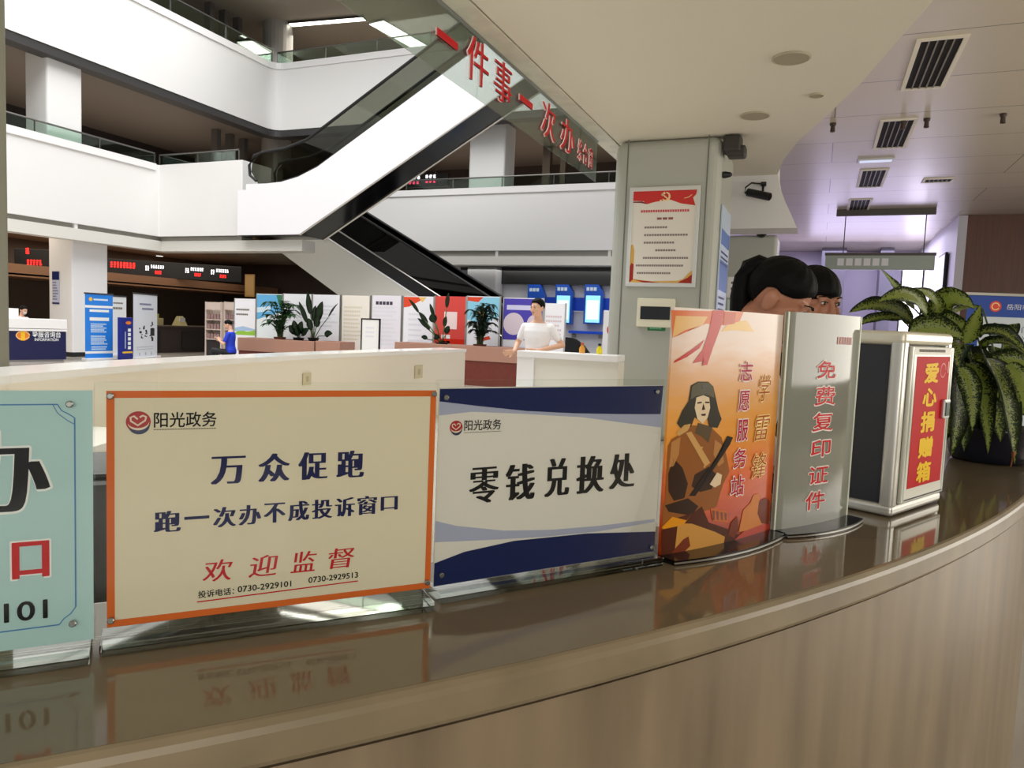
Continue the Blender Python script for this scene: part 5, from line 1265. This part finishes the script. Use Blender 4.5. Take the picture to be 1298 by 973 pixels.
wt, ht = float(np.linalg.norm(o2-o1)), f1.loc(150, 402)[1]
MB().box(0, wt, 0, .12, .05, ht, .01).build('panel', mat('cobalt_panel', (16, 36, 130), .35), tot); MB().box(-.03, wt+.03, -.05, .17, 0, .06, .01).build('base', blackm, tot)
decal(tot, [rect(wt*.55, wt*.8, ht*(.68-.1*k), ht*(.75-.1*k)) for k in range(5)], wp, -.001, 'characters'); decal(tot, [rect(wt*.3, wt*.36, ht*.3, ht*.68)], mat('pale_bar'), -.001, 'small_print')
decal(tot, disc(wt*.6, ht*.88, wt*.24, .05, 14), mat('badge_orange'), -.001, 'badge'); decal(tot, rect(wt*.1, wt*.95, ht*.19, ht*.23), mat('badge_gold'), -.001, 'yellow_bar')
fl = thing('potted_plant', 'tiny green plant at the foot of the banner with the line drawing', 'plant', onz(163, 456, 0), 0)
MB().lathe([(.09, 0), (.13, .2), (.11, .2), (.02, .18)], n=18).build('pot', white2, fl)
LL = [dict(base=(0, 0, .2), mid=(.1*math.cos(a), .1*math.sin(a), .42), tip=(.2*math.cos(a), .2*math.sin(a), .32), width=.07, face=(0, 0, 1)) for a in np.linspace(0, 6, 10)]
green_m = leafmat('plain_green_leaf', (30, 70, 34), (58, 108, 48), 30); darkgreen_m = leafmat('dark_green_leaf', (16, 34, 20), (34, 62, 32), 20)
foliage('leaves', LL, green_m, fl, (0, 0, 0))

# service hall in the dark
sd = thing('service_counter', 'dark service counter in the unlit hall behind the banners', 'counter', (-22.6, 17.6, 0), 0)
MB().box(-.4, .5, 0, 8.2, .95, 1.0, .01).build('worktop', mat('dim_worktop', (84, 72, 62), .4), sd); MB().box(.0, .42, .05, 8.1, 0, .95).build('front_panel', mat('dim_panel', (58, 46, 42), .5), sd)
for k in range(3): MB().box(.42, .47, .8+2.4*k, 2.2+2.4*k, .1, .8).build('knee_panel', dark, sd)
for i, (px, lab) in enumerate([(218, 'yellowish box of papers on the dark service counter'), (239, 'small desk calendar on the dark service counter')]):
    p = onz(px, 417, 1.0); t = thing('paper_box' if i == 0 else 'desk_calendar', lab, 'stationery', (-22.65, float(ony(px, 417, 1)[1])*0+19.9+i*1.25, 1.0), .2)
    if i == 0:
        MB().box(-.2, .2, -.35, .35, 0, .26, .01).build('box', mat('manila', (206, 196, 140), .6), t); MB().box(-.12, .12, -.2, .2, .26, .42, .01).build('stack', mat('lime_paper', (206, 214, 110), .6), t)
    else:
        MB().prism([(-.2, 0), (.2, 0), (0, .36)], .4, Matrix.Translation((0, -.2, 0))).build('stand', mat('manila'), t); MB().box(.1, .12, -.16, .16, .05, .3).build('page', paper, t)
def rack(label, px0, px1, pyt, Y):
    a = ony(px0, pyt, Y); b2 = ony(px1, pyt, Y); w = float(b2[0]-a[0]); h = float(a[2])
    t = thing('leaflet_rack', label, 'rack', (a[0], Y, 0), 0, 'leaflet racks in the dark hall')
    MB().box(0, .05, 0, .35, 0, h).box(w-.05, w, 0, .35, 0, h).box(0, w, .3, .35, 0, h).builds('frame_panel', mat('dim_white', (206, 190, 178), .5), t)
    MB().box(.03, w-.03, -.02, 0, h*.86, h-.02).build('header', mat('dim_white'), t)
    for k in range(3):
        s = MB().box(.04, w-.04, -.02, .3, h*(.34+.17*k), h*(.34+.17*k)+.03).build('shelf', mat('dim_white'), t)
        lf = MB()
        for j in range(4): lf.box(.08+(w-.16)*j/4, .08+(w-.16)*(j+.8)/4, .02, .06, h*(.34+.17*k)+.03, h*(.34+.17*k)+.2)
        lf.build('leaflets', mat('leaflet_grey', (150, 120, 116), .6), s)
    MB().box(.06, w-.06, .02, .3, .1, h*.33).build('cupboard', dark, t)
rack('leaflet rack behind the seated person in blue, left of two', 260, 281, 382, 18.6); rack('leaflet rack behind the seated person in blue, right of two', 284, 300, 382, 18.7)
yw = thing('wall_panel', 'dim yellow panel on the back wall above the left notice boards', 'panel', ony(311, 376, 26), 0)
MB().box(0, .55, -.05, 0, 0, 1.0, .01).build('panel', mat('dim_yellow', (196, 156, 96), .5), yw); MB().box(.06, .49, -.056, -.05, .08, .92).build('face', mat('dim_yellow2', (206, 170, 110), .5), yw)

# low bench the person in blue sits on
bp = ony(232, 450, 15.1); bench = thing('bench', 'low brown bench under the person in blue', 'bench', (psit[0]-.02, 15.05, 0), 0)
MB().box(0, .62, 0, .5, .34, .40, .02).build('seat', mat('brown_leather', (96, 46, 36), .5), bench)
for x in (.04, .52): 
    for y in (.06, .38): MB().box(x, x+.06, y, y+.06, 0, .34).build('leg', blackm, bench)

# planters and boards
pink = mat('pinkish_stone', (172, 132, 114), .4); rust = mat('rust_tile', (112, 46, 32), .45, noise=.2, nscale=8)
def planter(label, x0, x1, y0, zt):
    t = thing('planter', label, 'planter', (x0, y0, 0))
    w = x1-x0
    MB().box(0, w, 0, .08, zt-.36, zt, .01).box(0, w, .6, .68, zt-.36, zt, .01).box(0, .08, .08, .6, zt-.36, zt).box(w-.08, w, .08, .6, zt-.36, zt).build('rim', pink, t)
    MB().box(.02, w-.02, .03, .65, 0, zt-.36).build('base', rust, t)
    MB().box(.08, w-.08, .08, .6, zt-.3, zt-.06).build('soil', mat('soil', (50, 38, 30), .9), t)
YP = 16.0
g_ = lambda px, py: ony(px, py, YP)
pA = g_(300, 430); zP = .9
planter('pinkish planter box under the palm and the broad-leafed plant', float(g_(301, 430)[0]), float(g_(398, 430)[0]), YP, .86)
planter('short pinkish planter box right of the broad-leafed plant', float(g_(400, 432)[0]), float(g_(431, 432)[0]), YP, .88)
planter('planter box with a dark red base at the gap in the far counter', float(g_(500, 438)[0]), float(g_(668, 438)[0]), YP, .96)
YB_ = 17.1
def board(label, px0, px1, pyt, sheet, deco, Y=YB_, group=None, zb=.25):
    a = ony(px0, pyt, Y); b2 = ony(px1, pyt, Y); w = float(b2[0]-a[0]); h = float(a[2])
    t = thing('notice_board', label, 'notice board', (a[0], Y, 0), 0)
    MB().box(.01, w-.01, 0, .03, zb, h).build('panel', sheet, t)
    MB().box(0, .03, -.01, .04, .03, h+.01).box(w-.03, w, -.01, .04, .03, h+.01).builds('side_frame', chrome, t)
    for x in (.03, w-.09): MB().box(x, x+.06, -.25, .25, 0, .04).build('foot', steel, t)
    deco(t, w, h, zb); return t
fg = mat('faint_text', (224, 224, 231), .6); bt_ = mat('bold_text', (60, 56, 72), .5)
def deco_text(n, seed, col=fg, head=None):
    def f(t, w, h, zb):
        decal(t, rows(w*.1, w*.92, h-.3, n, .11, .045, .35, seed, .06), col, -.003, 'small_print')
        if head: decal(t, rows(w*.15, w*.75, h-.16, 1, .1, .09, .05, seed, .11), head, -.003, 'heading')
    return f
def deco_land(t, w, h, zb):
    decal(t, rows(w*.1, w*.8, h-.3, 2, .14, .05, .3, 3), mat('grey_ink'), -.003, 'small_print')
    decal(t, [(0.03, .95), (w*.3, 1.06), (w*.6, 1.0), (w-.03, 1.05), (w-.03, .9), (.03, .9)], mat('leaf_green_print', (150, 196, 70), .5), -.003, 'landscape'); decal(t, [(.03, 1.1), (w*.4, 1.16), (w-.03, 1.08), (w-.03, 1.05), (.03, 1.0)], mat('haze_blue_print', (170, 196, 226), .5), -.0032, 'hills')
def deco_sky(t, w, h, zb):
    decal(t, [(.03, h-.75), (w*.6, h-.6), (w-.03, h-.5), (w-.03, h-.02), (.03, h-.02)], mat('sky_print', (104, 176, 222), .5), -.003, 'sky'); decal(t, [(.03, h-.55), (w*.5, h-.5), (w*.6, h-.35), (.03, h-.4)], mat('cloud_print', (206, 226, 238), .5), -.0034, 'cloud')
    decal(t, [(w*.75, h-.02), (w-.03, h-.02), (w-.03, h-.4), (w*.85, h-.3)], mat('foliage_print', (60, 120, 90), .5), -.0036, 'branch')
def deco_redcorner(t, w, h, zb):
    decal(t, [(.03, h-.02), (w*.75, h-.02), (w*.5, h-.14), (w*.2, h-.28), (.03, h-.3)], mat('orange_red_print', (228, 82, 52), .5), -.003, 'corner'); decal(t, [(w*.5, h-.02), (w*.75, h-.02), (w*.62, h-.16)], mat('yellow_print', (240, 200, 120), .5), -.0034, 'corner_light')
    decal(t, rows(w*.2, w*.85, h-.45, 6, .14, .05, .3, 5), fg, -.003, 'small_print')
def deco_redwhite(t, w, h, zb):
    decal(t, rect(w*.32, w*.72, h-.85, h-.4), mat('pink_white', (250, 226, 224), .5), -.003, 'white_block'); decal(t, rows(w*.25, w*.7, h-1.0, 2, .16, .1, .2, 5, .14), paper, -.003, 'characters'); decal(t, rect(.03, w-.03, .9, 1.08), mat('deep_red_print', (206, 44, 24), .5), -.003, 'base_band')
def deco_cyan(t, w, h, zb):
    decal(t, [(.03, h-.02), (w*.5, h-.02), (w*.35, h-.15), (.03, h-.12)], mat('orange_red_print'), -.0036, 'corner'); decal(t, [(.03, h-.02), (w-.03, h-.02), (w-.03, h-.5), (w*.5, h-.7), (.03, h-.6)], mat('cyan_print', (150, 214, 236), .5), -.003, 'sky')
    decal(t, disc(w*.45, h-.45, .1), mat('yellow_print'), -.0036, 'sun'); decal(t, [(w*.3, 1.1), (w*.7, 1.2), (w*.75, 1.12), (w*.4, 1.04)], mat('orange_red_print'), -.0036, 'ribbon')
def deco_purple(t, w, h, zb):
    decal(t, rect(.03, w-.03, h-1.05, h-.02), mat('violet_print', (84, 74, 176), .5), -.003, 'violet_block'); decal(t, rect(w*.1, w*.75, h-.3, h-.18), mat('pale_lilac', (214, 212, 240), .5), -.0036, 'heading')
    decal(t, [disc(w*.28, h-.65, .28, .28), disc(w*.8, h-.65, .22, .25)], mat('pale_pink_grey', (222, 206, 214), .5), -.0036, 'portrait_panel'); decal(t, rows(w*.1, w*.9, h-1.2, 3, .13, .05, .2, 6), fg, -.003, 'small_print')
wb = lambda r, g2, b2: mat('board_%d_%d_%d' % (r, g2, b2), (r, g2, b2), .45)
board('white notice board with a green landscape strip, farthest left', 297, 325, 378, wb(240, 240, 244), deco_land)
board('notice board with a blue sky picture behind the palm', 325, 359, 372, wb(232, 240, 240), deco_sky)
board('plain white notice board behind the broad-leafed plant, its left half', 359, 396, 372, wb(240, 242, 244), deco_text(5, 3))
board('plain white notice board behind the broad-leafed plant, its right half', 396, 432, 373, wb(242, 242, 246), deco_text(6, 9))
board('cream notice board left of the one with black heading', 433, 470, 374, wb(240, 234, 222), deco_text(9, 5, mat('tan_text', (224, 214, 192), .6)))
board('pale lilac notice board with a two-line black heading', 471, 510, 374, wb(234, 230, 238), deco_text(10, 7, fg, bt_))
board('white notice board with an orange red top corner', 511, 551, 375, wb(240, 240, 246), deco_redcorner)
board('red notice board with white blocks between the two tall plants', 551, 592, 375, wb(222, 74, 66), deco_redwhite)
board('pale cyan and white notice board behind the bushy palm', 592, 635, 375, wb(244, 246, 250), deco_cyan)
board('violet notice board with round portraits left of the man in white', 638, 690, 377, wb(240, 240, 244), deco_purple, Y=17.1)
board('white notice board behind the man in white', 690, 718, 384, wb(246, 246, 248), deco_text(6, 4, mat('pink_text', (226, 206, 206), .6)), Y=17.1)

def palm(label, px, zb, n, h, spread, seed, m, leaflets=11, lw=.065):
    p = g_(px, 430); o_ = np.array([p[0], YP+.34, zb]); r = random.Random(seed)
    t = thing('potted_plant', label, 'plant', o_)
    L = []; sm = MB()
    for k in range(n):
        a = r.uniform(0, 2*PI); hh = h*r.uniform(.35, 1.0); sp = spread*r.uniform(.4, 1)
        b0 = Vector((r.uniform(-.07, .07), r.uniform(-.07, .07), -.06)); t1_ = Vector((math.cos(a)*sp, math.sin(a)*sp*.7, hh*.8)); c_ = Vector((math.cos(a)*sp*.3, math.sin(a)*sp*.2, hh*1.05))
        pts_ = [b0*(1-u)**2+c_*2*u*(1-u)+t1_*u*u for u in np.linspace(0, 1, 9)]
        sm.tube(pts_, .012, 6, .004)
        for j in range(leaflets):
            u = .14+.84*j/leaflets; q_ = b0*(1-u)**2+c_*2*u*(1-u)+t1_*u*u; tt = ((c_-b0)*(1-u)+(t1_-c_)*u).normalized(); s_ = tt.cross(Vector((0, 0, 1))).normalized()
            for sg in (-1, 1):
                ln_ = spread*.5*(1-.5*abs(u-.6)); tip = q_+tt*ln_*.6+s_*sg*ln_*.6+Vector((0, 0, -.10*ln_/.3)); L.append(dict(base=q_, mid=(q_+tip)/2+Vector((0, 0, .05)), tip=tip, width=lw, face=(0, 0, 1), n=5))
    foliage('leaves', L, m, t, (0, 0, 0)); sm.build('stems', mat('plant_stem'), t, True)
    MB().lathe([(.13, -.09), (.17, .02), (.15, .02), (.02, -.02)], n=18).build('pot', mat('terracotta', (120, 70, 50), .6), t)
palm('feathery green palm in the pinkish planter, in front of the sky picture', 344, .90, 22, 1.2, .62, 3, green_m)
palm('bushy dark palm in the planter, right of the red notice board', 601, .98, 30, 1.2, .46, 5, darkgreen_m)
def broad(label, px, zb, specs, m, potc=(.16, .2)):
    p = g_(px, 430); o_ = np.array([p[0], YP+.34, zb]); t = thing('potted_plant', label, 'plant', o_); L, sm = [], MB()
    for (x, y, z, w, l) in specs:
        d = Vector((x, y, z)); b0 = d*(1-l); L.append(dict(base=b0, mid=(b0+d)/2+Vector((0, -.02, .06)), tip=d, width=w, face=(.15, -1, .25), fold=.15, n=10)); sm.tube([(0, 0, -.05), b0*.5+Vector((0, 0, .03)), b0], .012, 6)
    foliage('leaves', L, m, t, (0, 0, 0)); sm.build('stems', mat('plant_stem'), t, True)
    MB().lathe([(potc[0]*.7, -.08), (potc[0], .03), (potc[0]*.9, .03), (.02, .0)], n=18).build('pot', mat('black_pot', (26, 26, 26), .4), t)
broad('broad-leafed dark green plant in the pinkish planter, right of the palm', 387, .92, [(-.22, 0, 1.28, .18, .5), (-.55, .05, 1.0, .15, .6), (.32, -.05, 1.02, .26, .55), (.75, .05, .98, .06, .4), (.05, 0, .9, .2, .5), (.25, -.1, .62, .24, .5), (.62, .0, .16, .2, .4), (-.1, -.1, .55, .2, .6)], darkgreen_m)
broad('low dark leafy plant at the foot of the palm', 368, .90, [(-.3, -.05, .35, .2, .7), (.2, -.1, .48, .22, .7), (-.1, -.1, .5, .22, .7), (.35, 0, .28, .2, .7), (0, -.12, .3, .25, .8)], darkgreen_m)
broad('sparse dark drooping plant in front of the orange-cornered notice board', 552, .96, [(-1.0, 0, 1.1, .09, .32), (-.38, 0, 1.0, .10, .35), (-.7, 0, .78, .13, .4), (-.3, -.05, .74, .22, .3), (-.75, .05, .62, .1, .4), (-.55, .0, .5, .1, .35), (-.6, 0, .14, .12, .3), (-.2, -.05, .2, .16, .5), (.1, 0, .7, .12, .4), (.15, 0, 1.28, .12, .3), (.2, 0, .45, .16, .45)], darkgreen_m)
# poster stand in a black frame
fx = ony(458, 403, 14.6); fw_ = float(ony(482, 403, 14.6)[0]-fx[0]); fz = float(fx[2])
es = thing('poster_stand', 'white poster stand with a thin black frame in front of the notice boards', 'stand', (fx[0], 14.6, 0))
MB().box(.02, fw_-.02, 0, .02, .5, fz-.02).build('poster', paper, es)
MB().box(0, .03, -.01, .03, .45, fz).box(fw_-.03, fw_, -.01, .03, .45, fz).box(0, fw_, -.01, .03, fz-.03, fz).builds('frame_bar', blackm, es)
MB().tube([(fw_/2, .03, .02), (fw_/2, .03, .6)], .025, 10).build('post', blackm, es); MB().lathe([(.24, 0), (.24, .02), (.03, .05)], (fw_/2, .03, 0), 20).build('base', blackm, es)
decal(es, rows(fw_*.25, fw_*.8, fz-.2, 3, .1, .04, .3, 4), fg, -.001, 'small_print')

# self-service kiosks along the back wall
FK = Fr((0, 24.6, 0), 0)
bb = mat('royal_blue_panel', (26, 84, 190), .35); scr = mat('kiosk_screen', (150, 222, 236), .3, emit=.75)
for i, (p0, p1, pyt, pyb, lab) in enumerate([(663, 688, 360, 425, 'blue framed kiosk panel behind the man in white, leftmost of three'), (699, 724, 360, 410, 'blue framed kiosk panel in the middle of three on the back wall'), (736, 763, 360, 410, 'blue framed kiosk panel nearest the grey pillar')]):
    a = FK.loc(p0, pyb); b2 = FK.loc(p1, pyt); w, h = b2[0]-a[0], b2[1]-a[1]
    t = thing('kiosk_panel', lab, 'kiosk', (a[0], 24.88, a[1]), 0, 'kiosk panels on the back wall')
    MB().prism([(0, 0), (w*.96, 0), (w*.96, h*.8), (w*.72, h), (0, h)], .25).build('body', bb, t)
    MB().box(w*.1, w*.84, -.02, 0, h*.04, h*.72).build('screen', scr, t)
    decal(t, [rect(w*.16, w*.78, h*.12, h*.6)], mat('kiosk_screen_pale', (232, 248, 250), .3, emit=.75), -.024, 'screen_page')
    decal(t, rows(w*.1, w*.72, h*.93, 1, .1, .12, 0, 3, .13), mat('pale_bar'), -.003, 'heading')
a, b2 = FK.loc(686, 392), FK.loc(772, 377)
bs = thing('wall_stripe', 'broad royal blue stripe panel running behind the kiosks', 'panel', (a[0], 25.19, a[1]), 0)
MB().box(0, b2[0]-a[0], -.03, 0, 0, b2[1]-a[1]).build('panel', mat('stripe_blue', (16, 76, 206), .4), bs); MB().box(0, b2[0]-a[0], -.05, -.03, -.04, 0).build('lower_lip', white2, bs)
a, b2 = FK.loc(717, 422), FK.loc(762, 417)
bs = thing('shelf', 'thin blue shelf below the kiosk panels', 'shelf', (a[0], 25.19, a[1]), 0)
MB().box(0, b2[0]-a[0], -.3, 0, 0, .1, .01).build('board', mat('stripe_blue'), bs); MB().box(.1, .2, -.2, 0, -.15, 0).box(b2[0]-a[0]-.2, b2[0]-a[0]-.1, -.2, 0, -.15, 0).builds('bracket', steel, bs)
a = ony(717, 440, 18.8); b2 = ony(751, 427, 18.8)
ch = thing('armchair', 'black rounded armchair beyond the white counter block', 'chair', (a[0]-.1, 18.8, 0), 0)
wc = float(b2[0]-a[0])
MB().prism([(0, .35), (wc, .35), (wc+.1, .75), (wc*.8, 1.05), (wc*.45, 1.22), (0, 1.24)], .16, None, .03).build('backrest', blackm, ch)
MB().box(0, wc, -.55, 0, .28, .45, .06, 3).build('seat', blackm, ch)
for x in (.05, wc-.1):
    for y in (-.5, .08): MB().box(x, x+.05, y, y+.05, 0, .3).build('leg', steel, ch)
for px, pz, lab, c_ in ((738, 432, 'small orange and yellow bottle standing before the black armchair', (226, 160, 60)), (760, 430, 'yellow bottle with a black cap by the grey pillar', (232, 214, 30))):
    p = ony(px, 441.5, 8.55); t = thing('bottle', lab, 'bottle', (p[0], 8.55, zt+.03), 0)
    MB().lathe([(.032, 0), (.036, .01), (.036, .06), (.016, .09), (.016, .1)], n=20).build('bottle_body', mat('bottle_%d' % px, c_, .3), t, True); MB().lathe([(.02, .098), (.02, .125), (.0, .127)], n=16).build('cap', blackm if px == 760 else mat('cap_orange', (190, 90, 40), .4), t)
wc_ = thing('white_cabinet', 'white cabinet with a red mark beside the grey pillar', 'cabinet', (float(ony(765, 400, 21)[0]), 21, 0), 0)
MB().box(0, 1.3, 0, .5, 0, 2.05, .01).build('body', white2, wc_); decal(wc_, disc(.25, 1.48, .13, .16), mat('mark_red', (206, 56, 44), .5), -.002, 'red_mark'); MB().box(.6, .63, -.03, 0, .9, 1.2).build('handle', steel, wc_)
